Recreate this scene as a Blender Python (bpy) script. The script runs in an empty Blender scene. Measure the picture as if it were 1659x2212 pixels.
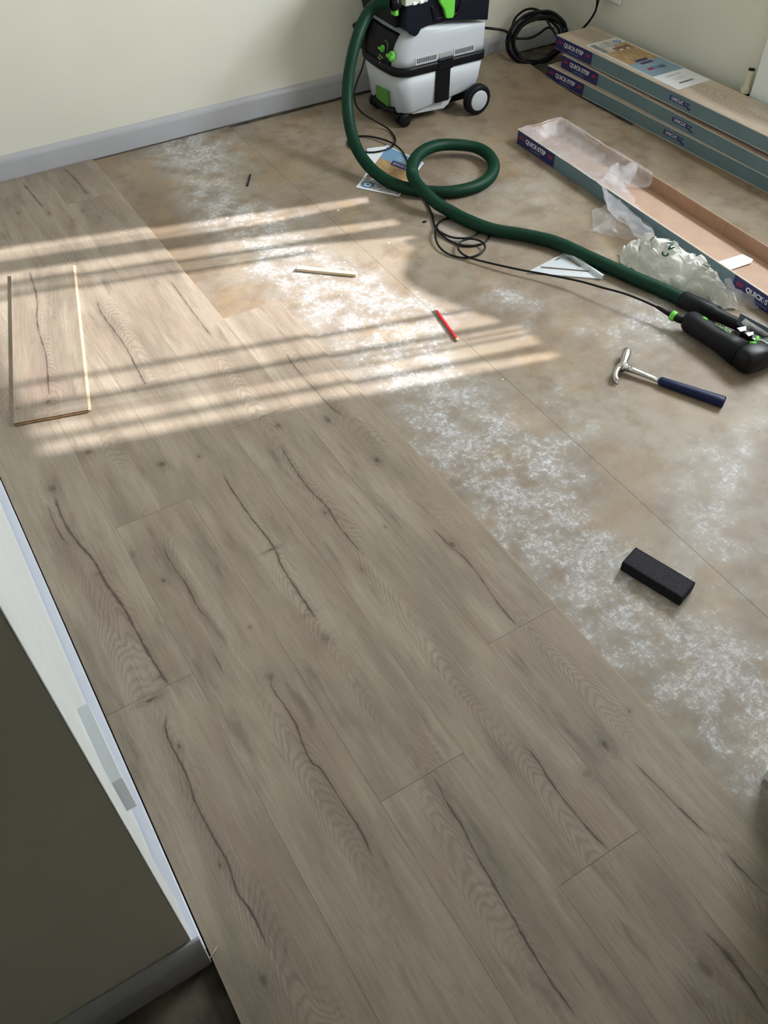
import bpy, bmesh, math, random
from mathutils import Vector, Matrix, noise

# ------------------------------------------------------------------ camera, world, sun, exposure
PI = math.pi
sc = bpy.context.scene
COL = sc.collection
F, CX, CY = 1848.2, 829.5, 1106.0
AR = Vector((0.85195102, -0.52360877, 0.00364968))
AU = Vector((0.38965565, 0.63862442, 0.66357164))
AF = Vector((0.34978271, 0.56390841, -0.74810384))
CAM = Vector((-0.9146, -3.3232, 1.5759))
cd = bpy.data.cameras.new('camera'); cam = bpy.data.objects.new('camera', cd); COL.objects.link(cam)
cd.sensor_fit = 'HORIZONTAL'; cd.sensor_width = 36; cd.lens = F / 1659 * 36; cd.clip_start = 0.02
m = Matrix((AR, AU, -AF)).transposed().to_4x4(); m.translation = CAM
cam.matrix_world = m
sc.camera = cam

w = bpy.data.worlds.new('sky'); sc.world = w; w.use_nodes = True
wn = w.node_tree.nodes; wl = w.node_tree.links
wn.clear()
o_ = wn.new('ShaderNodeOutputWorld'); bg = wn.new('ShaderNodeBackground'); tc = wn.new('ShaderNodeTexCoord')
sx = wn.new('ShaderNodeSeparateXYZ'); rp = wn.new('ShaderNodeValToRGB')
wl.new(tc.outputs['Generated'], sx.inputs[0]); wl.new(sx.outputs['Z'], rp.inputs[0]); wl.new(rp.outputs[0], bg.inputs[0]); wl.new(bg.outputs[0], o_.inputs[0])
rp.color_ramp.elements[0].position = 0.0; rp.color_ramp.elements[0].color = (0.30, 0.31, 0.26, 1)
rp.color_ramp.elements[1].position = 0.04; rp.color_ramp.elements[1].color = (0.90, 0.96, 1.0, 1)
bg.inputs[1].default_value = 7.0

SUN = Vector((-1, 0.265, -0.605)).normalized()
sd = bpy.data.lights.new('sun', 'SUN'); so = bpy.data.objects.new('sun', sd); COL.objects.link(so)
sd.energy = 2.1; sd.angle = math.radians(0.7); sd.color = (1.0, 0.975, 0.95)
so.rotation_euler = SUN.to_track_quat('-Z', 'Y').to_euler(); so.location = (6, -4, 4)

WY0, WY1, WZ0, WZ1, WX = -2.308, -1.202, 0.938, 1.824, 2.15     # glazed opening
pd = bpy.data.lights.new('window_portal', 'AREA'); po = bpy.data.objects.new('window_portal', pd); COL.objects.link(po)
pd.shape = 'RECTANGLE'; pd.size = 0.95; pd.size_y = 1.2; pd.cycles.is_portal = True
po.location = (2.22, -1.75, 1.41); po.rotation_euler = (0, math.radians(90), 0)

sc.view_settings.view_transform = 'Standard'; sc.view_settings.look = 'None'
sc.view_settings.gamma = 1; sc.view_settings.use_curve_mapping = False
sc.view_settings.exposure = 2.55

def ray(px, py): return AF + AR * ((px - CX) / F) - AU * ((py - CY) / F)
def at(px, py, z=0.0):
    d = ray(px, py); return CAM + d * ((z - CAM.z) / d.z)
def atx(px, py, x):
    d = ray(px, py); return CAM + d * ((x - CAM.x) / d.x)
def aty(px, py, y):
    d = ray(px, py); return CAM + d * ((y - CAM.y) / d.y)

# ------------------------------------------------------------------ node helpers
class NT:
    def __init__(s, tree): s.t = tree; s.n = tree.nodes; s.l = tree.links
    def put(s, inp, v):
        if v is None: return
        if isinstance(v, bpy.types.NodeSocket): s.l.new(v, inp)
        elif isinstance(v, (tuple, list)) and inp.type == 'RGBA' and len(v) == 3: inp.default_value = (*v, 1)
        else: inp.default_value = v
    def m(s, op, a, b=None, c=None, clamp=False):
        n = s.n.new('ShaderNodeMath'); n.operation = op; n.use_clamp = clamp
        s.put(n.inputs[0], a); s.put(n.inputs[1], b); s.put(n.inputs[2], c); return n.outputs[0]
    def add(s, a, b): return s.m('ADD', a, b)
    def sub(s, a, b): return s.m('SUBTRACT', a, b)
    def mul(s, a, b): return s.m('MULTIPLY', a, b)
    def mx(s, a, b): return s.m('MAXIMUM', a, b)
    def ss(s, v, a, b, lo=0.0, hi=1.0):
        n = s.n.new('ShaderNodeMapRange'); n.interpolation_type = 'SMOOTHSTEP'
        for i, q in enumerate((v, a, b, lo, hi)): s.put(n.inputs[i], q)
        return n.outputs[0]
    def comb(s, x, y, z=0.0):
        n = s.n.new('ShaderNodeCombineXYZ'); s.put(n.inputs[0], x); s.put(n.inputs[1], y); s.put(n.inputs[2], z); return n.outputs[0]
    def noise(s, vec, scale=1.0, detail=2.0, rough=0.5, dist=0.0):
        n = s.n.new('ShaderNodeTexNoise'); s.put(n.inputs['Vector'], vec)
        n.inputs['Scale'].default_value = scale; n.inputs['Detail'].default_value = detail
        n.inputs['Roughness'].default_value = rough; n.inputs['Distortion'].default_value = dist
        return n.outputs[0]
    def mix(s, f, a, b, mode='MIX'):
        n = s.n.new('ShaderNodeMix'); n.data_type = 'RGBA'; n.blend_type = mode
        s.put(n.inputs[0], f); s.put(n.inputs[6], a); s.put(n.inputs[7], b); return n.outputs[2]
    def obj(s):
        n = s.n.new('ShaderNodeTexCoord'); return n.outputs['Object']
    def sep(s, v):
        n = s.n.new('ShaderNodeSeparateXYZ'); s.put(n.inputs[0], v); return n.outputs
    def bump(s, h, strength=0.3, dist=0.001):
        n = s.n.new('ShaderNodeBump'); n.inputs['Strength'].default_value = strength; n.inputs['Distance'].default_value = dist
        s.put(n.inputs['Height'], h); return n.outputs[0]
    def curve(s, v, pts):
        n = s.n.new('ShaderNodeFloatCurve'); c = n.mapping.curves[0]
        for i, (x, y) in enumerate(pts):
            if i < 2: c.points[i].location = (x, y)
            else: c.points.new(x, y)
        if len(pts) == 1: c.points[1].location = (1, pts[0][1])
        for p in c.points: p.handle_type = 'AUTO_CLAMPED'
        n.mapping.extend = 'HORIZONTAL'
        n.mapping.update(); s.put(n.inputs['Value'], v); return n.outputs[0]

def newmat(name):
    m = bpy.data.materials.new(name); m.use_nodes = True
    t = NT(m.node_tree); b = t.n['Principled BSDF']; return m, t, b

def mat(name, col, rough=0.5, metal=0.0, var=0.0, scale=20, bump=0.0, bscale=200, spec=0.5, trans=0.0, alpha=1.0, emit=None):
    m, t, b = newmat(name)
    b.inputs['Base Color'].default_value = (*col, 1); b.inputs['Roughness'].default_value = rough
    b.inputs['Metallic'].default_value = metal; b.inputs['Specular IOR Level'].default_value = spec
    if var:
        n = t.noise(t.obj(), scale, 4)
        c = t.mix(t.ss(n, 0.3, 0.7), tuple(x * (1 - var) for x in col), tuple(min(1, x * (1 + var)) for x in col))
        t.put(b.inputs['Base Color'], c)
    if bump: t.put(b.inputs['Normal'], t.bump(t.noise(t.obj(), bscale, 3), bump))
    if trans: b.inputs['Transmission Weight'].default_value = trans
    if alpha < 1: b.inputs['Alpha'].default_value = alpha
    return m

# ------------------------------------------------------------------ mesh helpers
class MB:
    def __init__(s): s.v = []; s.f = []; s.mi = []; s.sm = []
    def add(s, vs, fs, mi=0, smooth=False):
        b = len(s.v); s.v += [tuple(v) for v in vs]
        for f in fs: s.f.append(tuple(b + i for i in f)); s.mi.append(mi); s.sm.append(smooth)
    def box(s, x0, x1, y0, y1, z0, z1, mi=0, M=None):
        vs = [Vector((x, y, z)) for z in (z0, z1) for y in (y0, y1) for x in (x0, x1)]
        if M: vs = [M @ v for v in vs]
        s.add(vs, [(0, 2, 3, 1), (4, 5, 7, 6), (0, 1, 5, 4), (2, 6, 7, 3), (0, 4, 6, 2), (1, 3, 7, 5)], mi)
    def tube(s, pts, r, n=10, mi=0, cap=True, smooth=True):
        pts = [Vector(p) for p in pts]; rs = r if isinstance(r, (list, tuple)) else [r] * len(pts)
        up = None; vs = []
        for i, p in enumerate(pts):
            a = pts[max(i - 1, 0)]; b = pts[min(i + 1, len(pts) - 1)]; t = (b - a).normalized() if (b - a).length else Vector((0, 0, 1))
            if up is None:
                up = t.orthogonal().normalized()
            up = (up - t * up.dot(t)); up = up.normalized() if up.length > 1e-6 else t.orthogonal().normalized()
            sd_ = t.cross(up)
            for k in range(n):
                an = 2 * PI * k / n; vs.append(p + (up * math.cos(an) + sd_ * math.sin(an)) * rs[i])
        fs = [(i * n + k, i * n + (k + 1) % n, (i + 1) * n + (k + 1) % n, (i + 1) * n + k) for i in range(len(pts) - 1) for k in range(n)]
        if cap: fs += [tuple(range(n))[::-1], tuple((len(pts) - 1) * n + k for k in range(n))]
        s.add(vs, fs, mi, smooth)
    def prism(s, poly, d0, d1, axes='xz', mi=0, M=None):
        # poly in two axes, extruded along the third
        n = len(poly); vs = []
        for d in (d0, d1):
            for a, b in poly:
                v = {'xy': (a, b, d), 'xz': (a, d, b), 'yz': (d, a, b)}[axes]; v = Vector(v)
                vs.append(M @ v if M else v)
        s.add(vs, [tuple(range(n)), tuple(range(n, 2 * n))[::-1]] + [(i, i + n, (i + 1) % n + n, (i + 1) % n) for i in range(n)], mi)
    def loft(s, rings, mi=0, cap=True, smooth=True, closed=True):
        n = len(rings[0]); vs = [v for r in rings for v in r]
        e = n if closed else n - 1
        fs = [(i * n + k, i * n + (k + 1) % n, (i + 1) * n + (k + 1) % n, (i + 1) * n + k) for i in range(len(rings) - 1) for k in range(e)]
        if cap and closed: fs += [tuple(range(n))[::-1], tuple((len(rings) - 1) * n + k for k in range(n))]
        s.add(vs, fs, mi, smooth)
    def grid(s, fn, nu, nv, mi=0, smooth=True):
        vs = [fn(i / nu, j / nv) for j in range(nv + 1) for i in range(nu + 1)]
        fs = [(j * (nu + 1) + i, j * (nu + 1) + i + 1, (j + 1) * (nu + 1) + i + 1, (j + 1) * (nu + 1) + i) for j in range(nv) for i in range(nu)]
        s.add(vs, fs, mi, smooth)
    def build(s, name, mats, parent=None, bevel=0, seg=2, solid=0, fix=True, M=None, angle=0.6):
        me = bpy.data.meshes.new(name)
        inv = None
        vs = [Vector(v) for v in s.v]
        if M: vs = [M @ v for v in vs]
        if parent is not None: inv = WORLD[parent].inverted(); vs = [inv @ v for v in vs]
        me.from_pydata([tuple(v) for v in vs], [], s.f)
        for m_ in (mats if isinstance(mats, (list, tuple)) else [mats]): me.materials.append(m_)
        me.polygons.foreach_set('material_index', s.mi); me.polygons.foreach_set('use_smooth', s.sm)
        if fix:
            bm = bmesh.new(); bm.from_mesh(me); bmesh.ops.recalc_face_normals(bm, faces=bm.faces); bm.to_mesh(me); bm.free()
        me.update()
        o = bpy.data.objects.new(name, me); COL.objects.link(o)
        if parent is not None: o.parent = parent; WORLD[o] = WORLD[parent]
        else: WORLD[o] = Matrix()
        if solid: md = o.modifiers.new('solid', 'SOLIDIFY'); md.thickness = solid; md.offset = 0
        if bevel:
            md = o.modifiers.new('bevel', 'BEVEL'); md.width = bevel; md.segments = seg; md.limit_method = 'ANGLE'; md.angle_limit = angle; md.harden_normals = False
            for p in me.polygons: p.use_smooth = True
            md2 = o.modifiers.new('wn', 'WEIGHTED_NORMAL'); md2.keep_sharp = False
        return o
WORLD = {}
def tag(o, label, cat, group=None, kind=None):
    if kind: o['kind'] = kind
    o['label'] = label; o['category'] = cat
    if group: o['group'] = group
    return o
def thing(name, label, cat, loc=(0, 0, 0), rz=0.0, group=None):
    o = bpy.data.objects.new(name, None); COL.objects.link(o); o.location = loc; o.rotation_euler = (0, 0, rz); o.empty_display_size = 0.05
    WORLD[o] = Matrix.Translation(loc) @ Matrix.Rotation(rz, 4, 'Z')
    return tag(o, label, cat, group)
def struct(o): o['kind'] = 'structure'; return o
def smooth_path(pts, step=0.01):
    P = [Vector(p) for p in pts]; out = []
    for i in range(len(P) - 1):
        p0 = P[max(i - 1, 0)]; p1 = P[i]; p2 = P[i + 1]; p3 = P[min(i + 2, len(P) - 1)]
        n = max(2, int((p2 - p1).length / step))
        for k in range(n):
            t = k / n
            out.append(0.5 * ((2 * p1) + (p2 - p0) * t + (2 * p0 - 5 * p1 + 4 * p2 - p3) * t * t + (3 * p1 - p0 - 3 * p2 + p3) * t ** 3))
    out.append(P[-1]); return out
def resample(P, step):
    out = [P[0]]; acc = 0.0
    for a, b in zip(P, P[1:]):
        d = (b - a).length
        while acc + d >= step:
            t = (step - acc) / d; a = a + (b - a) * t; out.append(a.copy()); d = (b - a).length; acc = 0.0
        acc += d
    return out
def text(name, s, size, M, material, parent, align='CENTER', ext=0.0001, bold=0.0, shear=0.0, xs=1.0):
    c = bpy.data.curves.new('t', 'FONT'); c.body = s; c.size = size; c.align_x = align; c.align_y = 'CENTER'; c.extrude = ext; c.offset = bold; c.shear = shear; c.resolution_u = 3
    o = bpy.data.objects.new('t', c); COL.objects.link(o)
    dg = bpy.context.evaluated_depsgraph_get(); me = bpy.data.meshes.new_from_object(o.evaluated_get(dg))
    bpy.data.objects.remove(o); bpy.data.curves.remove(c)
    X = WORLD[parent].inverted() @ M @ Matrix.Diagonal((xs, 1, 1, 1))
    me.transform(X); me.materials.clear(); me.materials.append(material); me.name = name
    o = bpy.data.objects.new(name, me); COL.objects.link(o); o.parent = parent; WORLD[o] = WORLD[parent]
    return o
def frame(origin, xdir, ydir):
    x = Vector(xdir).normalized(); y = Vector(ydir).normalized(); z = x.cross(y).normalized(); y = z.cross(x)
    M = Matrix((x, y, z)).transposed().to_4x4(); M.translation = Vector(origin); return M

# ------------------------------------------------------------------ materials
M_wall = mat('cream_paint', (0.73, 0.715, 0.635), 0.75, var=0.03, scale=2, bump=0.15, bscale=350, spec=0.25)
M_ceil = mat('ceiling_paint', (0.80, 0.80, 0.78), 0.8)
M_skirt = mat('grey_gloss_paint', (0.42, 0.42, 0.455), 0.4, var=0.03, scale=8)
M_white = mat('white_gloss_paint', (0.80, 0.83, 0.84), 0.35, var=0.02, scale=5)
M_slab = mat('bare_dark_screed', (0.10, 0.085, 0.065), 0.9, var=0.5, scale=14, bump=0.6, bscale=120)
M_frame = mat('white_plastic_frame', (0.8, 0.8, 0.8), 0.3)
M_black = mat('black_plastic', (0.005, 0.005, 0.007), 0.38, spec=0.22)
M_black2 = mat('soft_black_rubber', (0.006, 0.0065, 0.009), 0.5, bump=0.1, bscale=500, spec=0.2)
M_navycase = mat('dark_blue_case_plastic', (0.005, 0.006, 0.013), 0.45, spec=0.2)
M_lgrey = mat('light_grey_plastic', (0.50, 0.53, 0.575), 0.45, bump=0.05, bscale=600)
M_green = mat('bright_green_plastic', (0.13, 0.55, 0.05), 0.45)
M_green2 = mat('pale_green_print', (0.10, 0.30, 0.05), 0.6)
M_hose = mat('dark_green_hose_rubber', (0.004, 0.038, 0.020), 0.5, spec=0.22)
M_metal = mat('bright_steel', (0.62, 0.60, 0.58), 0.28, 1.0, var=0.15, scale=60)
M_alu = mat('cast_aluminium', (0.72, 0.76, 0.82), 0.45, 0.6, bump=0.05)
M_navygrip = mat('navy_rubber_grip', (0.006, 0.012, 0.055), 0.5, spec=0.25, bump=0.3, bscale=260)
M_red = mat('red_pencil_lacquer', (0.75, 0.015, 0.02), 0.35)
M_wood = mat('pale_softwood', (0.66, 0.52, 0.36), 0.6, var=0.12, scale=30)
M_mdf = mat('brown_fibreboard_core', (0.20, 0.115, 0.055), 0.85, var=0.2, scale=90)
M_cream = mat('cream_plastic', (0.62, 0.58, 0.45), 0.4)
M_print_w = mat('white_print', (0.80, 0.80, 0.84), 0.6)
M_print_r = mat('red_print', (0.35, 0.02, 0.05), 0.6)
M_print_navy = mat('navy_print', (0.022, 0.022, 0.13), 0.45)
M_print_blue = mat('blue_print', (0.06, 0.26, 0.52), 0.5)
M_print_sky = mat('dusty_blue_print', (0.22, 0.34, 0.46), 0.5)
M_print_dark = mat('dark_print', (0.05, 0.05, 0.06), 0.6)
M_print_grey = mat('grey_print', (0.35, 0.35, 0.35), 0.6)
M_print_tan = mat('tan_floor_print', (0.42, 0.27, 0.13), 0.5, var=0.2, scale=40)
M_print_green = mat('dark_green_print', (0.01, 0.07, 0.045), 0.6)
M_paper = mat('white_paper', (0.82, 0.83, 0.90), 0.45)
M_teal = mat('teal_carton_print', (0.122, 0.196, 0.228), 0.5, var=0.07, scale=6)
M_navy = mat('navy_carton_print', (0.020, 0.020, 0.115), 0.45)
M_edge = mat('pale_carton_edge', (0.55, 0.50, 0.44), 0.7)
M_card = mat('brown_cardboard', (0.47, 0.315, 0.235), 0.75, var=0.05, scale=12)
M_cork = mat('charcoal_rubber', (0.012, 0.011, 0.015), 0.8, spec=0.2, var=0.5, scale=180, bump=0.5, bscale=250)

def m_film(name, tint, dens, rough=0.25):
    m, t, b = newmat(name)
    tr = t.n.new('ShaderNodeBsdfTransparent'); mxs = t.n.new('ShaderNodeMixShader')
    b.inputs['Base Color'].default_value = (*tint, 1); b.inputs['Roughness'].default_value = rough
    n = t.noise(t.obj(), 14, 3)
    t.put(mxs.inputs[0], t.ss(n, 0.25, 0.75, dens - 0.12, dens + 0.15))
    t.l.new(tr.outputs[0], mxs.inputs[1]); t.l.new(b.outputs[0], mxs.inputs[2])
    t.l.new(mxs.outputs[0], t.n['Material Output'].inputs[0]); return m
M_film = m_film('clear_shrink_film', (0.70, 0.68, 0.72), 0.33, 0.2)
M_net = m_film('sheer_net', (0.8, 0.8, 0.8), 0.2, 0.9)

# glass
M_glass, t, b = newmat('window_glass')
tr = t.n.new('ShaderNodeBsdfTransparent'); gl = t.n.new('ShaderNodeBsdfGlossy'); gl.inputs['Roughness'].default_value = 0.02
mx_ = t.n.new('ShaderNodeMixShader'); mx_.inputs[0].default_value = 0.06
t.l.new(tr.outputs[0], mx_.inputs[1]); t.l.new(gl.outputs[0], mx_.inputs[2]); t.l.new(mx_.outputs[0], t.n['Material Output'].inputs[0])

# bag plastic
M_bag, t, b = newmat('white_bag_plastic')
b.inputs['Base Color'].default_value = (0.82, 0.86, 0.82, 1); b.inputs['Roughness'].default_value = 0.4
b.inputs['Subsurface Weight'].default_value = 0.0
t.put(b.inputs['Base Color'], t.mix(t.ss(t.noise(t.obj(), 9, 3), 0.35, 0.65), (0.87, 0.86, 0.85), (0.68, 0.675, 0.65)))
t.put(b.inputs['Normal'], t.bump(t.noise(t.obj(), 45, 5, 0.65, 1.0), 0.35, 0.003))

# subfloor boards: brown hardboard scraped with white plaster dust
def subfloor_mat():
    m, t, b = newmat('plaster_scuffed_hardboard')
    p = t.obj(); X, Y, Z = t.sep(p)
    big = t.noise(p, 2.2, 3); mid = t.noise(p, 9, 5, 0.65)
    col = t.mix(t.ss(big, 0.3, 0.7), (0.205, 0.145, 0.093), (0.285, 0.228, 0.168))
    col = t.mix(t.ss(mid, 0.42, 0.68, 0, 0.75), col, (0.150, 0.096, 0.054))
    # woven scrape marks, two crossing directions
    a1 = t.noise(t.comb(t.mul(X, 210), t.mul(Y, 60)), 1, 5, 0.7, 0.4)
    a2 = t.noise(t.comb(t.mul(X, 60), t.mul(Y, 230)), 1, 5, 0.7, 0.4)
    a3 = t.noise(p, 60, 6, 0.75)
    fine = t.mul(t.add(t.mul(t.mx(a1, a2), 0.5), t.mul(a3, 0.5)), 1.0)
    # where the dust lies: a long swathe beside the laminate, patches elsewhere
    pts = [(-3.2, .23), (-2.95, .20), (-2.7, .145), (-2.4, .14), (-2.1, .16), (-1.9, .18), (-1.6, .19), (-1.3, .17), (-1.0, .15), (-0.6, .10), (-0.2, .20)]
    yy = t.m('DIVIDE', t.add(Y, 3.3), 3.3)
    cx_ = t.curve(yy, [((y + 3.3) / 3.3, x) for y, x in pts])
    wob = t.mul(t.sub(t.noise(p, 5, 3), 0.5), 0.16)
    dist = t.m('ABSOLUTE', t.add(t.sub(X, cx_), wob))
    band = t.ss(dist, 0.24, 0.03)
    patch = t.ss(t.noise(p, 3.4, 4, 0.6), 0.44, 0.68)
    near = t.mul(t.ss(X, 1.6, 0.9, 0.25, 1.0), t.ss(Y, -0.5, -1.5, 0.45, 1.0))
    dens = t.m('MINIMUM', t.add(t.mul(band, 0.85), t.mul(t.add(t.mul(patch, 0.72), 0.28), near)), 1.0)
    dens = t.mul(dens, t.ss(t.noise(p, 13, 4, 0.6), 0.3, 0.58, 0.35, 1.0))
    th = t.m('MULTIPLY_ADD', dens, -0.19, 0.665)
    mask = t.ss(fine, th, t.add(th, 0.14))
    film = t.mul(dens, 0.42)
    col = t.mix(film, col, (0.50, 0.50, 0.50))
    col = t.mix(t.mul(mask, 0.85), col, (0.68, 0.675, 0.74))
    # faint ochre staining
    och = t.ss(t.noise(t.comb(t.add(X, 7.3), Y, 3.1), 6, 4), 0.52, 0.66)
    col = t.mix(t.mul(och, 0.17), col, (0.44, 0.28, 0.12))
    sp = t.ss(t.noise(p, 210, 2, 0.5), 0.70, 0.74)
    col = t.mix(t.mul(sp, 0.6), col, (0.72, 0.72, 0.74))
    t.put(b.inputs['Base Color'], col); t.put(b.inputs['Roughness'], t.ss(mask, 0, 1, 0.55, 0.9))
    b.inputs['Specular IOR Level'].default_value = 0.35
    t.put(b.inputs['Normal'], t.bump(fine, 0.25, 0.0015)); return m
M_sub = subfloor_mat()

# oak laminate print as one node group
def oak_group():
    g = bpy.data.node_groups.new('oak_grain', 'ShaderNodeTree')
    g.interface.new_socket('Seed', in_out='INPUT', socket_type='NodeSocketFloat')
    g.interface.new_socket('Centre', in_out='INPUT', socket_type='NodeSocketFloat')
    g.interface.new_socket('Bend', in_out='INPUT', socket_type='NodeSocketFloat')
    g.interface.new_socket('Color', in_out='OUTPUT', socket_type='NodeSocketColor')
    g.interface.new_socket('Height', in_out='OUTPUT', socket_type='NodeSocketFloat')
    t = NT(g); gi = t.n.new('NodeGroupInput'); go = t.n.new('NodeGroupOutput')
    seed, cen, bend = gi.outputs[0], gi.outputs[1], gi.outputs[2]
    p = t.obj(); U, V, _ = t.sep(p)
    warp = t.sub(t.noise(t.comb(t.mul(U, 9), t.mul(V, 3.2), seed), 1, 3), 0.5)
    c = t.sub(t.add(U, t.mul(warp, 0.05)), cen)
    tt = t.add(V, t.mul(t.mul(t.mul(c, c), bend), 8.0))
    tt = t.add(tt, t.mul(warp, 0.30))
    tt = t.add(tt, t.mul(t.sub(t.noise(t.comb(t.mul(U, 34), t.mul(V, 9), seed), 1, 2), 0.5), 0.030))
    ph = t.m('FRACT', t.mul(tt, 44))
    ring = t.m('ABSOLUTE', t.sub(t.mul(ph, 2), 1))
    ring = t.ss(ring, 0.25, 1.0)
    rmask = t.mul(t.ss(t.noise(t.comb(t.mul(U, 9), t.mul(V, 2.4), t.add(seed, 5.0)), 1, 2), 0.40, 0.62), t.ss(t.m('ABSOLUTE', c), 0.075, 0.015))
    ring = t.mul(ring, rmask)
    fine = t.noise(t.comb(t.mul(U, 420), t.mul(V, 14), seed), 1, 4, 0.7, 0.4)
    fine2 = t.noise(t.comb(t.mul(U, 110), t.mul(V, 5), seed), 1, 3, 0.6, 0.8)
    big = t.noise(t.comb(t.mul(U, 14), t.mul(V, 2.6), seed), 1, 3, 0.55)
    hue = t.noise(t.comb(t.mul(U, 11), t.mul(V, 3.5), t.add(seed, 9)), 1, 3)
    chat = t.noise(t.comb(t.mul(U, 26), t.mul(V, 130), seed), 1, 3)
    col = t.mix(t.ss(hue, 0.35, 0.65), (0.232, 0.192, 0.150), (0.272, 0.208, 0.165))
    col = t.mix(t.ss(big, 0.34, 0.68), col, (0.335, 0.278, 0.222))
    dk = t.ss(t.noise(t.comb(t.mul(U, 22), t.mul(V, 4.5), t.add(seed, 21)), 1, 4, 0.6), 0.56, 0.74)
    col = t.mix(t.mul(dk, 0.62), col, (0.142, 0.110, 0.090))
    col = t.mix(t.mul(ring, 0.42), col, (0.145, 0.112, 0.088))
    k = t.add(t.mul(t.sub(fine, 0.5), 0.75), t.mul(t.sub(fine2, 0.5), 0.42))
    k = t.add(k, t.mul(t.sub(chat, 0.5), 0.12))
    k = t.add(k, t.add(0.97, t.mul(t.m('FRACT', t.mul(seed, 7.31)), 0.10)))
    mul = t.comb(k, k, k)
    col = t.mix(1.0, col, mul, 'MULTIPLY')
    t.put(go.inputs[0], col); t.put(go.inputs[1], fine); return g
OAK = oak_group()

def oak_mat(name, seed, cen=0.095, bend=6.0, cracks=(), knots=(), L=1.38, W=0.19, gain=1.0, coat=0.0):
    m, t, b = newmat(name)
    gn = t.n.new('ShaderNodeGroup'); gn.node_tree = OAK
    gn.inputs[0].default_value = seed; gn.inputs[1].default_value = cen; gn.inputs[2].default_value = bend
    col = gn.outputs[0]
    p = t.obj(); U, V, _ = t.sep(p)
    wob = t.mul(t.sub(t.noise(t.comb(t.mul(U, 30), t.mul(V, 45), seed), 1, 4, 0.65), 0.5), 0.006)
    Uw = t.add(U, wob); vn = t.m('DIVIDE', V, L)
    wn_ = t.noise(t.comb(0.0, t.mul(V, 22), seed + 2), 1, 3)
    for pts, wd in cracks:
        wd *= 1.8
        pts = sorted(pts)                      # (v, u)
        v0, v1 = pts[0][0], pts[-1][0]
        q = [(v / L, u / W) for v, u in pts]
        while len(q) < 3: q.insert(1, ((q[0][0] + q[1][0]) / 2, (q[0][1] + q[1][1]) / 2))
        cu = t.mul(t.curve(vn, q), W)
        d = t.m('ABSOLUTE', t.sub(Uw, cu))
        end = t.mul(t.ss(V, v0 - 0.012, v0 + 0.03), t.ss(V, v1 + 0.012, v1 - 0.03))
        wv = t.mul(t.ss(wn_, 0.3, 0.7, 0.35, 1.25), wd)
        core = t.mul(t.ss(d, wv, 0.0), end)
        halo = t.mul(t.ss(d, 0.013, 0.0), end)
        col = t.mix(t.mul(halo, 0.30), col, (0.15, 0.112, 0.090))
        col = t.mix(t.mul(core, 0.85), col, (0.055, 0.038, 0.036))
    for (u, v), (ru, rv), s in knots:
        du = t.m('DIVIDE', t.sub(U, u), ru); dv = t.m('DIVIDE', t.sub(V, v), rv)
        r = t.m('SQRT', t.add(t.mul(du, du), t.mul(dv, dv)))
        r = t.add(r, t.mul(t.sub(t.noise(t.comb(t.mul(U, 70), t.mul(V, 70), seed), 1, 4, 0.6), 0.5), 1.1))
        col = t.mix(t.mul(t.ss(r, 1.7, 0.2), 0.42 * s), col, (0.13, 0.098, 0.075))
        ringk = t.ss(t.m('ABSOLUTE', t.sub(t.mul(t.m('FRACT', t.mul(r, 2.2)), 2), 1)), 0.5, 1.0)
        col = t.mix(t.mul(t.mul(ringk, t.ss(r, 2.3, 0.9)), 0.30 * s), col, (0.11, 0.08, 0.06))
        col = t.mix(t.mul(t.ss(r, 0.6, 0.1), 0.75 * s), col, (0.045, 0.032, 0.028))
    if gain != 1.0: col = t.mix(1.0, col, (gain, gain * .99, gain), 'MULTIPLY')
    b.inputs['Coat Weight'].default_value = coat; b.inputs['Coat Roughness'].default_value = 0.12
    t.put(b.inputs['Base Color'], col)
    b.inputs['Roughness'].default_value = 0.42; b.inputs['Specular IOR Level'].default_value = 0.4
    t.put(b.inputs['Normal'], t.bump(gn.outputs[1], 0.12, 0.0006)); return m

# ------------------------------------------------------------------ room shell
XR = 2.11; H = 2.4
def sbox(name, m_, *b, parent=None, bevel=0):
    q = MB(); q.box(*b); o = q.build(name, m_, parent, bevel=bevel)
    return o
floor = struct(sbox('floor', M_slab, -2.6, XR + .1, -5.2, .1, -0.10, -0.006))
struct(sbox('ceiling', M_ceil, -2.6, XR + .1, -5.2, .1, H, H + .1))
struct(sbox('wall_back', M_wall, -1.7, XR + .1, .012, .12, -0.006, H))
q = MB()
oy0, oy1, oz0, oz1 = WY0 - .05, WY1 + .05, WZ0 - .05, WZ1 + .05
q.box(XR, XR + .1, -3.3, oy0, -.006, H); q.box(XR, XR + .1, oy1, .012, -.006, H)
q.box(XR, XR + .1, oy0, oy1, -.006, oz0); q.box(XR, XR + .1, oy0, oy1, oz1, H)
struct(q.build('wall_right', M_wall))
YN = -2.83; XN = -0.965
struct(sbox('wall_near', M_wall, -2.6, XN - .003, YN + .004, YN + .1, -.006, H))
struct(sbox('wall_front', M_wall, .10, XR, -3.22, -3.11, -.006, H))
q = MB(); q.box(-2.7, -2.6, -5.2, YN, -.006, H); struct(q.build('wall_left', M_wall))
q = MB(); q.box(.10, .2, -5.2, -3.22, -.006, H); struct(q.build('wall_hall', M_wall))
q = MB(); q.box(-2.7, .2, -5.3, -5.2, -.006, H); struct(q.build('wall_rear', M_wall))

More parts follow.
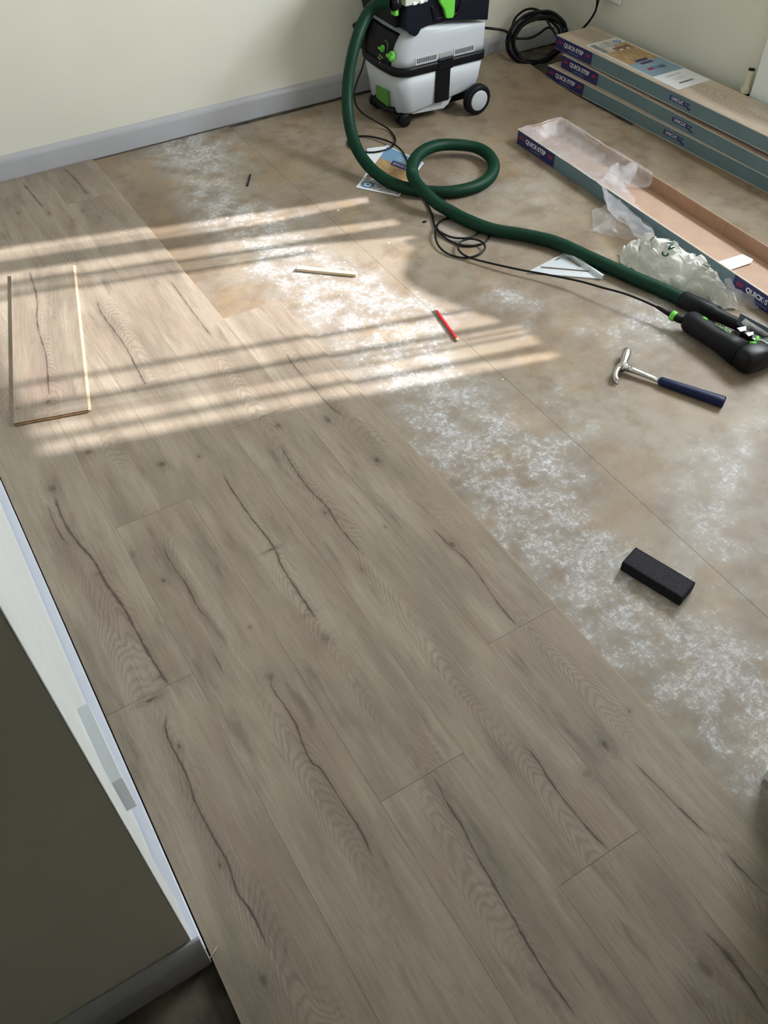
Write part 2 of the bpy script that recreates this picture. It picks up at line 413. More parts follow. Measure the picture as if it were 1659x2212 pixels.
def skirting(name, p0, p1, nrm, h=.092, th=.016, m_=M_skirt):
    # profile: flat face with a rounded top, run from p0 to p1
    prof = [(0, 0), (th, 0), (th, h * .72), (th * .86, h * .84), (th * .6, h * .93), (th * .3, h), (0, h)]
    a, c, n = Vector(p0), Vector(p1), Vector(nrm); q = MB()
    rings = [[P + n * d + Vector((0, 0, z)) for d, z in prof] for P in (a, c)]
    q.loft(rings, smooth=False); o = q.build(name, m_, bevel=.0015, seg=1)
    return struct(o)
skirting('baseboard_back', (-1.0, .012, .004), (XR, .012, .004), (0, -1, 0), h=.088)
skirting('baseboard_right', (XR, -3.1, .004), (XR, -.004, .004), (-1, 0, 0), h=.088)
skirting('baseboard_near', (-2.6, YN + .004, -.004), (XN + .012, YN + .004, -.004), (0, -1, 0), h=.098, th=.020)
skirting('baseboard_hall', (.10, -5.2, .004), (.10, -3.10, .004), (-1, 0, 0), h=.088, th=.014, m_=M_white)

# hardboard sheets on the slab
def sheet(x0, x1, y0, y1, curl=None):
    q = MB(); g = .0005
    nx, ny = (24, 24) if curl else (1, 1)
    def f(z):
        def fn(u, v):
            x = x0 + g + (x1 - x0 - 2 * g) * u; y = y0 + g + (y1 - y0 - 2 * g) * v
            return Vector((x, y, z + (curl(x, y) if curl else 0)))
        return fn
    q.grid(f(0.0), nx, ny, smooth=False); q.grid(f(-.005), nx, ny, smooth=False)
    # rim
    for (ax, ay, bx, by) in ((x0 + g, y0 + g, x1 - g, y0 + g), (x1 - g, y0 + g, x1 - g, y1 - g), (x1 - g, y1 - g, x0 + g, y1 - g), (x0 + g, y1 - g, x0 + g, y0 + g)):
        n = nx; vs = []
        for i in range(n + 1):
            x = ax + (bx - ax) * i / n; y = ay + (by - ay) * i / n; c = curl(x, y) if curl else 0
            vs += [Vector((x, y, c)), Vector((x, y, c - .005))]
        q.add(vs, [(2 * i, 2 * i + 2, 2 * i + 3, 2 * i + 1) for i in range(n)])
    o = q.build('hardboard_sheet', M_sub, floor)
    return o
curl = lambda x, y: .040 * max(0, min(1, (x - 1.25) / .5)) ** 1.5 * max(0, min(1, (y + .5) / .5)) ** 1.3
sheet(-.84, .386, -4.6, -.004)
sheet(.386, 1.803, -.85, -.022, curl); sheet(.386, XR - .02, -3.10, -.85)

# laminate planks
TOP = .008
def lam_plank(row, v0, v1, seed, cen=.095, bend=6.0, cracks=(), knots=()):
    """row k covers x -0.19(k+1) .. -0.19k ; v0<v1 in y. cracks: pixel polylines, knots: (px,py,ru,rv,s)"""
    x0 = -.19 * (row + 1); L = v1 - v0
    def loc(px, py):
        g = at(px, py, TOP); return g.x - x0, g.y - v0
    cr = []
    for c, wd in cracks:
        pts = [(loc(*q)[1], min(.185, max(.004, loc(*q)[0]))) for q in c]; cr.append((pts, wd))
    kn = [(loc(a, c), (ru, rv), s) for a, c, ru, rv, s in knots]
    mt = oak_mat('oak_laminate_%d' % int(seed * 10), seed, cen, bend, cr, kn, L=L)
    q = MB(); g = .0002
    q.box(g, .19 - g, g, L - g * 2, -.008, 0.0, 0)
    q.mi = [1, 0, 1, 1, 1, 1]
    o = q.build('laminate_plank', [mt, M_mdf])
    o.parent = floor; o.location = (x0, v0, TOP + .0002)
    return o
R0, R1, R2, R3, R4 = range(5)
lam_plank(R0, -2.583, -1.213, 1.3, .10, 5,
    cracks=[([(933, 1140), (967, 1174), (1013, 1216), (1051, 1267), (1077, 1305), (1117, 1354)], .0020), ([(615, 761), (642, 799), (677, 838), (716, 880), (743, 900)], .0016)],
    knots=[(975, 1176, .016, .022, .8), (815, 995, .014, .022, .9), (708, 907, .020, .030, .8)])
lam_plank(R0, -3.963, -2.583, 2.7, .11, 7,
    cracks=[([(1371, 1649), (1419, 1697), (1459, 1737), (1489, 1767), (1533, 1809)], .0022), ([(1566, 1840), (1606, 1884), (1650, 1928)], .0018)],
    knots=[(1305, 1609, .017, .035, .9), (1360, 1537, .008, .010, .9)])
lam_plank(R1, -3.055, -1.675, 3.9, .09, 8,
    cracks=[([(608, 967), (634, 1010), (667, 1056), (705, 1094), (735, 1140), (786, 1200)], .0020), ([(1127, 1605), (1155, 1635), (1188, 1686), (1214, 1723), (1247, 1763), (1283, 1804), (1316, 1837)], .0022)],
    knots=[(701, 1107, .009, .014, .8), (781, 1229, .010, .020, .7), (832, 1138, .006, .008, .8), (1269, 1671, .018, .020, .55), (600, 920, .02, .02, .6)])
lam_plank(R1, -4.435, -3.055, 4.4, .12, 6,
    cracks=[([(1518, 2009), (1570, 2064), (1614, 2123), (1658, 2189)], .0024)],
    knots=[(1573, 2064, .014, .022, .8), (1522, 2090, .022, .035, .6)])
lam_plank(R1, -1.675, -.295, 5.8, .10, 6,
    cracks=[([(368, 607), (405, 658), (456, 726)], .0018), ([(209, 462), (222, 480)], .0016)], knots=[(180, 455, .012, .02, .7), (165, 480, .01, .02, .7)])
lam_plank(R1, -.295, -.006, 6.2, .08, 5, cracks=[([(138, 364), (172, 398), (186, 418)], .003)], knots=[(185, 415, .014, .03, .7)])
lam_plank(R2, -2.76, -1.38, 7.1, .10, 7,
    cracks=[([(481, 1022), (502, 1060), (540, 1115), (586, 1174), (612, 1229), (650, 1288), (684, 1339)], .0026)],
    knots=[(430, 986, .008, .012, .9), (585, 1188, .030, .006, .9), (700, 1380, .022, .024, .5), (545, 915, .016, .006, .8), (660, 1330, .03, .010, .35)])
lam_plank(R2, -4.14, -2.76, 8.6, .07, 6,
    cracks=[([(940, 1682), (966, 1734), (996, 1782), (1018, 1825), (1044, 1873), (1074, 1925), (1100, 1969), (1148, 2053), (1192, 2123), (1247, 2200)], .0024)])
lam_plank(R2, -1.38, -.006, 9.9, .10, 6,
    cracks=[([(209, 651), (223, 682), (263, 736), (294, 793), (334, 867)], .0022), ([(51, 398), (94, 449)], .003)], knots=[(105, 460, .012, .03, .7), (40, 460, .015, .02, .6)])
lam_plank(R3, -3.23, -1.85, 11.2, .11, 7,
    cracks=[([(350, 1174), (367, 1212), (405, 1267), (426, 1309), (445, 1334)], .0018), ([(456, 1402), (481, 1453)], .0014),
            ([(586, 1461), (591, 1491), (612, 1520), (633, 1554), (658, 1617), (671, 1643), (692, 1660), (745, 1743), (771, 1782), (805, 1851)], .0020)],
    knots=[(354, 1254, .010, .014, .8), (285, 1200, .022, .03, .45), (582, 1461, .018, .028, .55), (540, 1355, .007, .006, .9)])
lam_plank(R3, -4.61, -3.23, 12.5, .10, 5,
    cracks=[([(814, 1930), (840, 1973), (879, 2051), (901, 2108), (957, 2194)], .0018)], knots=[(896, 2095, .010, .020, .7), (785, 2110, .016, .04, .8)])
lam_plank(R3, -1.85, -.47, 13.1, .09, 6, cracks=[], knots=[(350, 1003, .018, .020, .8), (190, 978, .02, .02, .7)])
lam_plank(R3, -.47, -.006, 14.6)
lam_plank(R4, -2.318, -.938, 15.4, .10, 5,
    cracks=[([(118, 1075), (139, 1128), (160, 1162), (211, 1225), (228, 1259), (262, 1305), (295, 1364), (325, 1419), (367, 1484)], .0032),
            ([(101, 1090), (122, 1140), (152, 1183)], .0016)],
    knots=[(114, 1056, .020, .035, .75), (212, 1240, .018, .008, .6), (345, 1462, .02, .006, .6)])
lam_plank(R4, -3.70, -2.318, 16.9, .11, 6,
    cracks=[([(359, 1541), (367, 1604), (392, 1651), (405, 1680), (428, 1747), (458, 1804), (488, 1856), (515, 1930), (545, 1973), (580, 2051)], .0022)],
    knots=[(325, 1512, .030, .008, .95), (388, 1613, .008, .014, .8), (475, 1869, .006, .010, .8), (567, 2116, .014, .028, .6)])
lam_plank(R4, -5.0, -3.70, 17.7); lam_plank(R3, -5.1, -4.61, 18.2); lam_plank(R2, -5.1, -4.14, 19.1); lam_plank(R1, -5.1, -4.435, 20.3)
lam_plank(R0, -5.1, -3.963, 21.7, .1, 6)
lam_plank(R4, -.938, -.006, 22.3)

# plaster crumbs and sweepings, too many and too small to count
rnd = random.Random(4); q = MB()
for i in range(420):
    a = rnd.random(); x = rnd.uniform(.02, 1.25) if a < .8 else rnd.uniform(.02, .3); y = rnd.uniform(-3.0, -.05)
    if x < 0.0 or (x > -.01 and x < .01): continue
    s = rnd.choice((.0008, .001, .0013, .002)) * rnd.uniform(.7, 1.3)
    if i % 130 == 0: s *= 2.2
    M_ = Matrix.Translation((x, y, s * .35)) @ Matrix.Rotation(rnd.random() * 6, 4, 'Z')
    vs = [M_ @ Vector((rnd.uniform(.5, 1) * s * c[0] * rnd.uniform(.7, 1.8), rnd.uniform(.5, 1) * s * c[1], c[2] * s * .5)) for c in ((1, 0, -.6), (0, 1, -.6), (-1, 0, -.6), (0, -1, -.6), (.2, .1, .8))]
    q.add(vs, [(0, 1, 4), (1, 2, 4), (2, 3, 4), (3, 0, 4), (3, 2, 1, 0)])
for px, py in ((730, 455), (840, 525), (745, 567), (660, 633), (735, 638), (640, 765), (1085, 820), (1640, 930), (1300, 1190)):
    g = at(px, py); s = .006
    q.add([g + Vector((s * rnd.uniform(.6, 1.4) * c[0], s * .6 * c[1], .0005 + s * c[2])) for c in ((1, 0, 0), (0, 1, 0), (-1, 0, 0), (0, -1, 0), (0, 0, .5))], [(0, 1, 4), (1, 2, 4), (2, 3, 4), (3, 0, 4), (3, 2, 1, 0)])
cr = q.build('plaster_crumbs', mat('plaster_crumb', (0.7, 0.68, 0.62), .9)); cr['kind'] = 'stuff'
cr['label'] = 'tiny white plaster crumbs and dust scattered over the bare boards'; cr['category'] = 'debris'

# ------------------------------------------------------------------ window with vertical blind (out of frame on the right, it shapes the sunlight)
win = bpy.data.objects.new('window_1', None); COL.objects.link(win); win.location = (WX, -1.75, WZ0); WORLD[win] = Matrix.Translation(win.location); struct(win)
q = MB(); fx0, fx1 = WX - .025, WX + .025
q.box(fx0, fx1, oy0, WY0, oz0, oz1); q.box(fx0, fx1, WY1, oy1, oz0, oz1); q.box(fx0, fx1, WY0, WY1, oz0, WZ0); q.box(fx0, fx1, WY0, WY1, WZ1, oz1)
q.build('window_frame', M_frame, win)
q = MB(); q.box(WX + .004, WX + .008, WY0, WY1, WZ0, WZ1); q.build('pane', M_glass, win)
q = MB(); q.box(XR - .045, XR + .01, WY0 - .12, WY1 + .12, oz0 - .03, oz0 - .002); q.build('window_sill', M_white, win, bevel=.006)
BX = WX - .035
bl = thing('streak_blind', 'unseen vertical slat blind in the right window, cut to cast the sun streaks', 'blind', (BX, -1.75, WZ1 + .03))  # never in view; slats are cut to cast the dark streaks on the floor
M_slat = mat('blind_fabric', (.7, .7, .66), .8)
q = MB(); q.box(BX - .02, BX + .012, WY0 - .02, WY1 + .02, WZ1 + .012, WZ1 + .045); q.build('head_rail', M_white, bl, bevel=.003)
off = -.265 * (BX - .57)
def slat(c0, c1, zt0=WZ0 - .04, zt1=WZ1 + .02, top=None):
    # c0>c1 shadow coordinates at the sill line; top=(c0t,c1t) another span at the top
    a0, a1 = c0 + off, c1 + off; b0, b1 = (top[0] + off, top[1] + off) if top else (a0, a1)
    q = MB(); zm = WZ0 + .22
    prof = [(a0, zt0), (a1, zt0), (b1, zm if top else (zt0 + zt1) / 2), (b1, zt1), (b0, zt1), (b0, zm if top else (zt0 + zt1) / 2)]
    q.prism(prof, BX - .0006, BX + .0006, 'yz'); q.build('slat', M_slat, bl)
slat(-.822, -.975, top=(-.866, -.955)); slat(-.838, -.846, zt0=WZ0 + .25)
slat(-1.012, -1.112, top=(-1.02, -1.05)); slat(-1.062, -1.075, zt0=WZ0 + .28); slat(-1.09, -1.115, zt0=WZ0 + .2)
slat(-1.565, -1.588); slat(-1.668, -1.700); slat(-1.715, -1.728); slat(-1.742, -1.757); slat(-1.806, -1.852, top=(-1.81, -1.835))
# unseen cloth added on the sill, its profile shaped to cast the wedge shadow
q = MB(); cloth = [(-1.12, 0), (-1.165, .01), (-1.235, .05), (-1.32, .088), (-1.40, .092), (-1.47, .078), (-1.56, .05), (-1.64, .02), (-1.68, 0)]
CXs = XR - .022
rings = []
for i in range(33):
    u = i / 32; c = -1.12 - .56 * u
    hh = 0
    for (a, ha), (b2, hb) in zip(cloth, cloth[1:]):
        if b2 <= c <= a: hh = ha + (hb - ha) * (a - c) / (a - b2)
    hh = max(.002, hh * 1.0 - .014); y = c - .265 * (CXs - .57); r = []
    for k in range(9):
        an = PI * k / 8; r.append(Vector((CXs + math.cos(an) * (.016 + .003 * math.sin(u * 25)), y, oz0 + (WZ0 - oz0 + hh) * math.sin(an) ** .6 + .001)))
    rings.append(r)
q.loft(rings, closed=False, smooth=True)
tag(q.build('shadow_cloth', mat('shadow_cloth_fabric', (.5, .48, .42), .9)), 'unseen cloth on the right window sill, added to cast the wedge shadow', 'cloth')

# ------------------------------------------------------------------ fitted cupboard at left
cup = thing('fitted_cupboard', 'tall white fitted cupboard with a pale bow handle along the left floor edge', 'cupboard', (XN, -1.4, 0))
q = MB(); q.box(XN - .5, XN - .018, YN + .101, .004, -.004, 2.2); q.build('carcass', M_white, cup)
q = MB(); q.box(XN - .018, XN + .0125, YN + .006, .002, -.004, .014); q.build('plinth', mat('cool_white_trim', (.66, .70, .82), .3), cup, bevel=.003)
q = MB(); q.box(XN - .0028, XN - .0005, YN + .0045, YN + .105, .014, 2.2); q.box(XN - .018, XN - .006, YN + .105, .002, 2.15, 2.2); q.build('face_frame', M_white, cup, bevel=.002)
for a, c in ((YN + .106, -1.62), (-1.617, -.62)):
    q = MB(); q.box(XN - .018, XN - .008, a, c, .017, 2.147); d = q.build('door', M_white, cup, bevel=.002)
    if a < -2:
        # bar handle standing off the door
        q = MB(); q.prism([(-2.657, .262), (-2.657, .366), (-2.610, .404), (-2.560, .440), (-2.560, .425), (-2.600, .350), (-2.610, .262)], XN - .0085, -.9550, 'yz')
        q.build('handle', mat('satin_white_handle', (.80, .84, .88), .35), d, bevel=.001)

# ------------------------------------------------------------------ dust extractor
VC = (1.17, -.26, 0)
vac = thing('dust_extractor', 'white and black wheeled dust extractor with green knobs against the back wall', 'extractor', VC)
def rring(x0, x1, y0, y1, rf, rr, z, bulge=0.0, n=6):
    """rounded rectangle ring; front is -x with radius rf, rear +x with radius rr"""
    pts = []
    for cx_, cy_, r, a0 in ((x1 - rr, y1 - rr, rr, 0), (x0 + rf, y1 - rf, rf, 90), (x0 + rf, y0 + rf, rf, 180), (x1 - rr, y0 + rr, rr, 270)):
        for k in range(n + 1):
            a = math.radians(a0 + 90 * k / n); x = cx_ + r * math.cos(a); y = cy_ + r * math.sin(a)
            pts.append([x, y])
    # front bulge samples between the two front corners
    out = pts[:2 * (n + 1)]
    fy0, fy1 = y0 + rf, y1 - rf
    for k in range(1, 6): out.append([x0, fy1 + (fy0 - fy1) * k / 6])
    out += pts[2 * (n + 1):]
    res = []
    for x, y in out:
        t_ = (y - (y0 + y1) / 2) / ((y1 - y0) / 2)
        if x < x0 + rf + .001: x -= bulge * (1 - t_ * t_)
        res.append(Vector((x, y, z(x) if callable(z) else z)))
    return res
Y0, Y1 = -.402, -.105
q = MB()
zb = lambda x: .046 + max(0, (x - .985)) * .13
q.loft([rring(.992, 1.338, Y0 + .012, Y1 - .012, .05, .02, zb, .008), rring(.985, 1.342, Y0 + .006, Y1 - .006, .05, .02, lambda x: zb(x) + .008, .010),
        rring(.972, 1.352, Y0 + .003, Y1 - .003, .05, .02, .13, .012), rring(.962, 1.362, Y0, Y1, .05, .02, .204, .014)])
q.build('container', M_lgrey, vac)
q = MB(); q.loft([rring(.955, 1.368, Y0 - .006, Y1 + .006, .055, .022, .203, .016), rring(.950, 1.368, Y0 - .008, Y1 + .008, .055, .022, .212, .017),
                  rring(.950, 1.368, Y0 - .008, Y1 + .008, .055, .022, .228, .017), rring(.953, 1.366, Y0 - .005, Y1 + .005, .055, .022, .236, .016)])
q.build('seal_band', M_black, vac)
q = MB()
hd = [(.236, .957), (.262, .958), (.290, .964), (.315, .974), (.338, .990), (.356, 1.010), (.368, 1.035)]
q.loft([rring(x, 1.364, Y0, Y1, .05, .02, (lambda zz: (lambda X: min(zz, .368 - max(0, X - 1.08) ** 1.6 * .26)))(z), .012) for z, x in hd])
q.build('motor_head', M_lgrey, vac)
# dark control panel laid into the sloping front
q = MB()
def panel(u, v):
    z = .2375 + .108 * v
    x = [xx for xx in (0,)][0]
    for (za, xa), (zb_, xb) in zip(hd, hd[1:]):
        if za <= z <= zb_: x = xa + (xb - xa) * (z - za) / (zb_ - za)
    y = -.352 + u * .205 ; t_ = (y - (Y0 + Y1) / 2) / ((Y1 - Y0) / 2)
    return Vector((x - .012 * (1 - t_ * t_) - .003, y, z))
q.grid(panel, 10, 10); pn = q.build('control_panel', M_black2, vac, solid=.006)
def pp(px, py):
    p = atx(px, py, .95)
    for it in range(6):
        u = (p.y + .352) / .205; v = (p.z - .234) / .112
        s = panel(min(1, max(0, u)), min(.99, max(0.01, v))); p = atx(px, py, s.x - .004)
    return p
for px, py, r in ((828, 105, .013), (847, 122, .019)):
    p = pp(px, py); M_ = Matrix.Translation(p) @ Matrix.Rotation(math.radians(-80), 4, 'Y')
    q = MB(); rr_ = [(r, 0), (r, .005), (r * .86, .008), (r * .8, .009)]
    q.loft([[M_ @ Vector((a * math.cos(2 * PI * k / 18), a * math.sin(2 * PI * k / 18), h)) for k in range(18)] for a, h in rr_])
    q.box(-r * .3, r * .3, -r * .95, r * .95, .006, .018, M=M_)
    q.build('knob', M_green, vac, bevel=.001)
p = pp(831, 101); q = MB()
M_ = frame(p, (0, -1, 0), (.25, 0, 1))
q.tube([M_ @ Vector((.021 * math.cos(a), .021 * math.sin(a), 0)) for a in [math.radians(10 * k - 30) for k in range(16)]], .0012, 5); q.build('dial_mark', M_print_grey, pn)
q = MB(); M_ = frame(pp(823, 122), (0, -1, -.25), (.25, 0, 1)); q.box(-.014, .014, -.003, .003, 0, .0008, M=M_); q.build('panel_print', M_green2, pn)
q = MB(); M_ = frame(pp(819, 126), (0, -1, -.25), (.25, 0, 1)); q.box(-.010, .010, -.0022, .0022, 0, .0008, M=M_); q.box(.008, .014, -.012, -.008, 0, .0008, M=M_); q.build('panel_print', M_print_grey, pn)
# black socket and hose inlet at the left of the front
q = MB(); q.box(.935, .985, -.175, -.125, .235, .345); q.build('socket', M_black, vac, bevel=.008)
q = MB(); q.tube([(.955, -.15, .33), (.925, -.15, .335), (.90, -.16, .33)], .012, 10); q.build('cable_clip', M_black, vac)
# latch strap on the side
q = MB(); q.box(1.128, 1.197, Y0 - .006, Y0 + .004, .074, .21); q.box(1.133, 1.203, Y0 - .012, Y0, .200, .244)
q.build('latch', M_black, vac, bevel=.004)
q = MB(); q.box(1.140, 1.200, Y0 - .0012, Y0 + .01, .246, .262); q.build('latch_recess', M_print_grey, vac)
# louvre vents
for x0, x1 in ((1.035, 1.126), (1.215, 1.304)):
    q = MB(); zc0, zc1 = (.244, .262)
    q.box(x0 - .006, x1 + .006, Y0 - .0022, Y0, zc0 - .004, zc0); q.box(x0 - .006, x1 + .006, Y0 - .0022, Y0, zc1, zc1 + .004)
    q.box(x0 - .006, x0, Y0 - .0022, Y0, zc0, zc1); q.box(x1, x1 + .006, Y0 - .0022, Y0, zc0, zc1)
    v = q.build('vent', M_lgrey, vac)
    q = MB(); n = 9
    for k in range(n): xa = x0 + (x1 - x0) * k / n; q.box(xa + .0015, xa + (x1 - x0) / n - .0025, Y0 - .0012, Y0 + .001, zc0 + .001, zc1 - .001)
    q.build('vent_slot', mat('vent_shadow_grey', (.13, .13, .13), .8), v)
# lower skirt
q = MB(); q.prism([(1.02, .052), (1.04, .040), (1.19, .030), (1.215, .044), (1.24, .085)], Y0 + .020, Y1 - .020, 'xz'); q.build('chassis_skirt', M_lgrey, vac, bevel=.006)
q = MB(); q.box(1.0, 1.33, Y0 + .05, Y1 - .05, .032, .085); q.build('chassis', M_black, vac, bevel=.005)
# green plate low on the front
cs = [atx(811, 185, .950), atx(836, 198, .948), atx(839, 232, .966), atx(814, 215, .966)]
q = MB(); q.add([c + Vector((-.001, 0, 0)) for c in cs] + [c + Vector((.012, 0, 0)) for c in cs], [(0, 1, 2, 3), (7, 6, 5, 4), (0, 4, 5, 1), (1, 5, 6, 2), (2, 6, 7, 3), (3, 7, 4, 0)]); q.build('badge', M_green2, vac)
q = MB(); q.tube([(.972, -.20, .062), (.962, -.25, .052), (.962, -.30, .050), (.975, -.345, .058)], .012, 10); q.build('foot_bar', M_black, vac)
# wheels
for y, s in ((-.432, 1), (-.075, -1)):
    q = MB(); wx, wz, r = 1.320, .060, .060; pr = [(.035, -.016), (r - .006, -.018), (r, -.012), (r, .012), (r - .006, .018), (.035, .016)]
    q.loft([[Vector((wx + a * math.cos(2 * PI * k / 32), y + d, wz + a * math.sin(2 * PI * k / 32))) for k in range(32)] for a, d in pr])
    wh = q.build('wheel', M_black2, vac)
    q = MB(); q.loft([[Vector((wx + a * math.cos(2 * PI * k / 32), y - s * d, wz + a * math.sin(2 * PI * k / 32))) for k in range(32)] for a, d in ((.040, .010), (.040, .019), (.037, .021), (.001, .022))])
    q.build('hub_cap', M_lgrey, wh)
for cy_ in (-.367, -.160):
    q = MB(); cxx, r = 1.000, .026
    for dy in (-.014, .014):
        q.loft([[Vector((cxx + a * math.cos(2 * PI * k / 20), cy_ + dy + d, r + a * math.sin(2 * PI * k / 20))) for k in range(20)] for a, d in ((.004, -.010), (r - .004, -.010), (r, -.007), (r, .007), (r - .004, .010), (.004, .010))])
    q.box(cxx - .014, cxx + .014, cy_ - .010, cy_ + .010, .02, .056)
    q.build('castor', M_black, vac)
# storage case on top
case = thing('tool_case', 'dark storage case with green latches clipped on top of the extractor', 'case', (1.17, -.26, .37))
q = MB()
poly = [(.978, .378), (1.000, .357), (1.022, .345), (1.036, .352), (1.047, .369), (1.10, .3775), (1.157, .376), (1.25, .364), (1.362, .345), (1.362, .470), (.978, .470)]
q.prism(poly, Y0 - .006, Y0 + .004, 'xz'); q.box(.978, 1.362, Y0, Y1, .372, .470)
q.build('body', M_navycase, case, bevel=.004)
q = MB(); q.prism([(.950, .420), (.962, .372), (1.0, .368), (1.0, .47), (.950, .47)], -.36, -.12, 'xz'); q.build('front_apron', M_black2, case, bevel=.005)
q = MB(); q.box(.972, 1.075, Y0 - .008, Y1, .456, .56); q.build('lid', mat('pale_lid', (.62, .62, .58), .4), case, bevel=.006)
q = MB(); q.box(1.075, 1.362, Y0 - .008, Y1, .470, .56); q.build('lid', M_navycase, case, bevel=.004)
for k in range(2):
    q = MB(); q.box(1.005 + .030 * k, 1.022 + .030 * k, Y0 - .012, Y0 - .006, .457, .467); q.build('hinge_tab', M_frame, case, bevel=.002)
q = MB(); q.prism([(1.117, .55), (1.117, .452), (1.138, .425), (1.150, .392), (1.180, .388), (1.186, .40), (1.186, .55)], Y0 - .024, Y0 - .006, 'xz'); q.build('latch', M_green, case, bevel=.004)
q = MB(); q.prism([(1.085, .44), (1.105, .384), (1.215, .388), (1.235, .44), (1.222, .44), (1.205, .400), (1.115, .396), (1.097, .44)], Y0 - .012, Y0 - .004, 'xz'); q.build('latch_surround', M_black, case, bevel=.002)
p0 = atx(855, 4, .95); p1 = atx(855, 33, .95)
q = MB(); q.box(.938, .956, p0.y - .014, p0.y + .018, p1.z, p0.z + .05); q.build('latch', M_green, case, bevel=.005)
q = MB(); q.box(.955, 1.0, -.22, -.10, .445, .56); q.build('carry_handle', M_black, case, bevel=.01)
text('case_print', 'systainer', .010, frame((1.330, Y0 - .0085, .4575), (1, 0, 0), (0, 0, 1)), M_print_grey, case)

# suction hose
hp = [(848, 8, .475), (826, 6, .468), (803, 18, .448), (786, 45, .415), (772, 80, .375), (761, 120, .325), (753, 165, .265), (750, 210, .205), (753, 255, .15), (763, 300, .10), (780, 337, .065), (808, 370, .038), (845, 395, .025),
      (890, 409, .0235), (940, 414, .0235), (985, 413, .0235), (1030, 402, .0235), (1058, 383, .024), (1067, 358, .026), (1056, 335, .032), (1032, 320, .038), (1000, 314, .045), (955, 313, .054), (920, 323, .062), (897, 343, .068), (890, 368, .072),
      (897, 392, .0715), (915, 413, .062), (945, 440, .040), (975, 458, .026), (1005, 474, .0235), (1060, 495, .0235), (1130, 507, .0235), (1200, 524, .0235), (1280, 560, .0235), (1360, 596, .0235), (1430, 626, .024), (1478, 648, .026)]
HP = resample(smooth_path([at(*q_) for q_ in hp], .004), .00275)
hose = thing('suction_hose', 'long dark green ribbed suction hose looping across the bare floor from the extractor', 'hose', at(1000, 414))
q = MB(); q.tube(HP, [.0225 if i % 2 else .0190 for i in range(len(HP))], 14, cap=False); q.build('ribbed_tube', M_hose, hose)
e0 = HP[-1]; e1 = at(1540, 676, .026); e2 = at(1592, 700, .027)
q = MB(); q.tube([e0 + (e0 - e1).normalized() * .01, e0, e0.lerp(e1, .5), e1, e1.lerp(e2, .1), e2, e2 + (e2 - e1) * .35], [.024, .0265, .0265, .025, .020, .0185, .0175], 20)
dn = (e2 - e0).normalized()
for k in range(5): q.tube([e0.lerp(e1, .35 + .08 * k), e0.lerp(e1, .37 + .08 * k)], .0275, 20)
q.build('end_sleeve', M_black2, hose)
q = MB(); q.tube([HP[0] + Vector((.022, 0, .002)), HP[0] + Vector((-.004, 0, 0))], .025, 20); q.build('end_collar', M_black, hose)

# thin power lead of the saw
lp = [(789, 118, .29), (783, 145, .25), (770, 180, .19), (765, 205, .15), (770, 228, .11), (785, 246, .07), (812, 262, .03), (838, 278, .008), (852, 296, .005), (853, 308, .005), (842, 320, .005), (820, 327, .005), (795, 329, .005), (766, 323, .005), (752, 311, .005), (757, 299, .005),
      (778, 294, .006), (805, 296, .008), (830, 302, .012), (852, 312, .012), (868, 326, .006), (878, 345, .005), (884, 365, .005), (893, 392, .005), (910, 418, .005), (921, 437, .005), (932, 461, .005), (940, 490, .005),
      (954, 507, .005), (975, 522, .005), (1004, 531, .005), (1033, 529, .005), (1052, 519, .006), (1058, 502, .006), (1054, 489, .004), (1042, 484, .004), (1037, 495, .006), (1030, 505, .008), (1009, 514, .010), (978, 513, .011), (954, 503, .012),
      (944, 493, .010), (948, 481, .008), (962, 473, .006), (978, 470, .004), (985, 466, .004), (980, 464, .004), (968, 470, .006), (952, 478, .010), (943, 490, .014), (940, 510, .014), (949, 533, .010), (971, 550, .006), (1004, 557, .006), (1031, 551, .008), (1047, 538, .012), (1043, 524, .016), (1021, 516, .018), (999, 520, .016), (989, 533, .014),
      (997, 547, .014), (1019, 558, .012), (1057, 568, .014), (1120, 582, .018), (1180, 593, .022), (1250, 607, .030), (1300, 621, .038), (1345, 633, .044), (1385, 648, .044), (1420, 664, .042), (1449, 679, .040)]
q = MB(); q.tube(smooth_path([at(*a) for a in lp], .008), .0036, 8)
tag(q.build('power_lead', M_black), 'thin black lead looping over the floor from the extractor to the jigsaw', 'cable')

# coiled black mains cable in the corner
def ell(c, ax, ay, n=40, ph=0.0, turns=1.0, wob=0.0, s=0):
    return [Vector(c) + Vector(ax) * math.cos(ph + 2 * PI * turns * k / n) + Vector(ay) * math.sin(ph + 2 * PI * turns * k / n) + Vector((wob * math.sin(k * .7 + s), wob * math.cos(k * .9 + s), wob * math.sin(k * 1.1 + s))) for k in range(n + 1)]
q = MB(); r2 = random.Random(7)
C0 = Vector((1.855, -.150, .110)); AX = Vector((.112, -.045, -.004)); AY = Vector((.030, .026, .086))
for k in range(7):
    s = .90 + .035 * k + r2.uniform(-.02, .02)
    q.tube(ell(C0 + Vector((r2.uniform(-.010, .012), r2.uniform(-.012, .010), r2.uniform(-.006, .012))), AX * s, AY * s, wob=.002, s=k * 2.0), .0062, 7, cap=False)
q.tube(smooth_path([at(1116, 120, .02), at(1104, 85, .1), at(1110, 45, .16), at(1130, 24, .20), at(1150, 19, .215), at(1172, 28, .20), at(1186, 52, .165), at(1200, 74, .13), at(1212, 95, .11)], .01), .0052, 8)
q.tube(smooth_path([(1.36, -.14, .25), atx(1080, 64, 1.52) , at(1100, 76, .13), at(1117, 83, .12), at(1145, 82, .115), at(1165, 72, .12), at(1182, 60, .13), at(1196, 62, .12)], .01), .0052, 8)
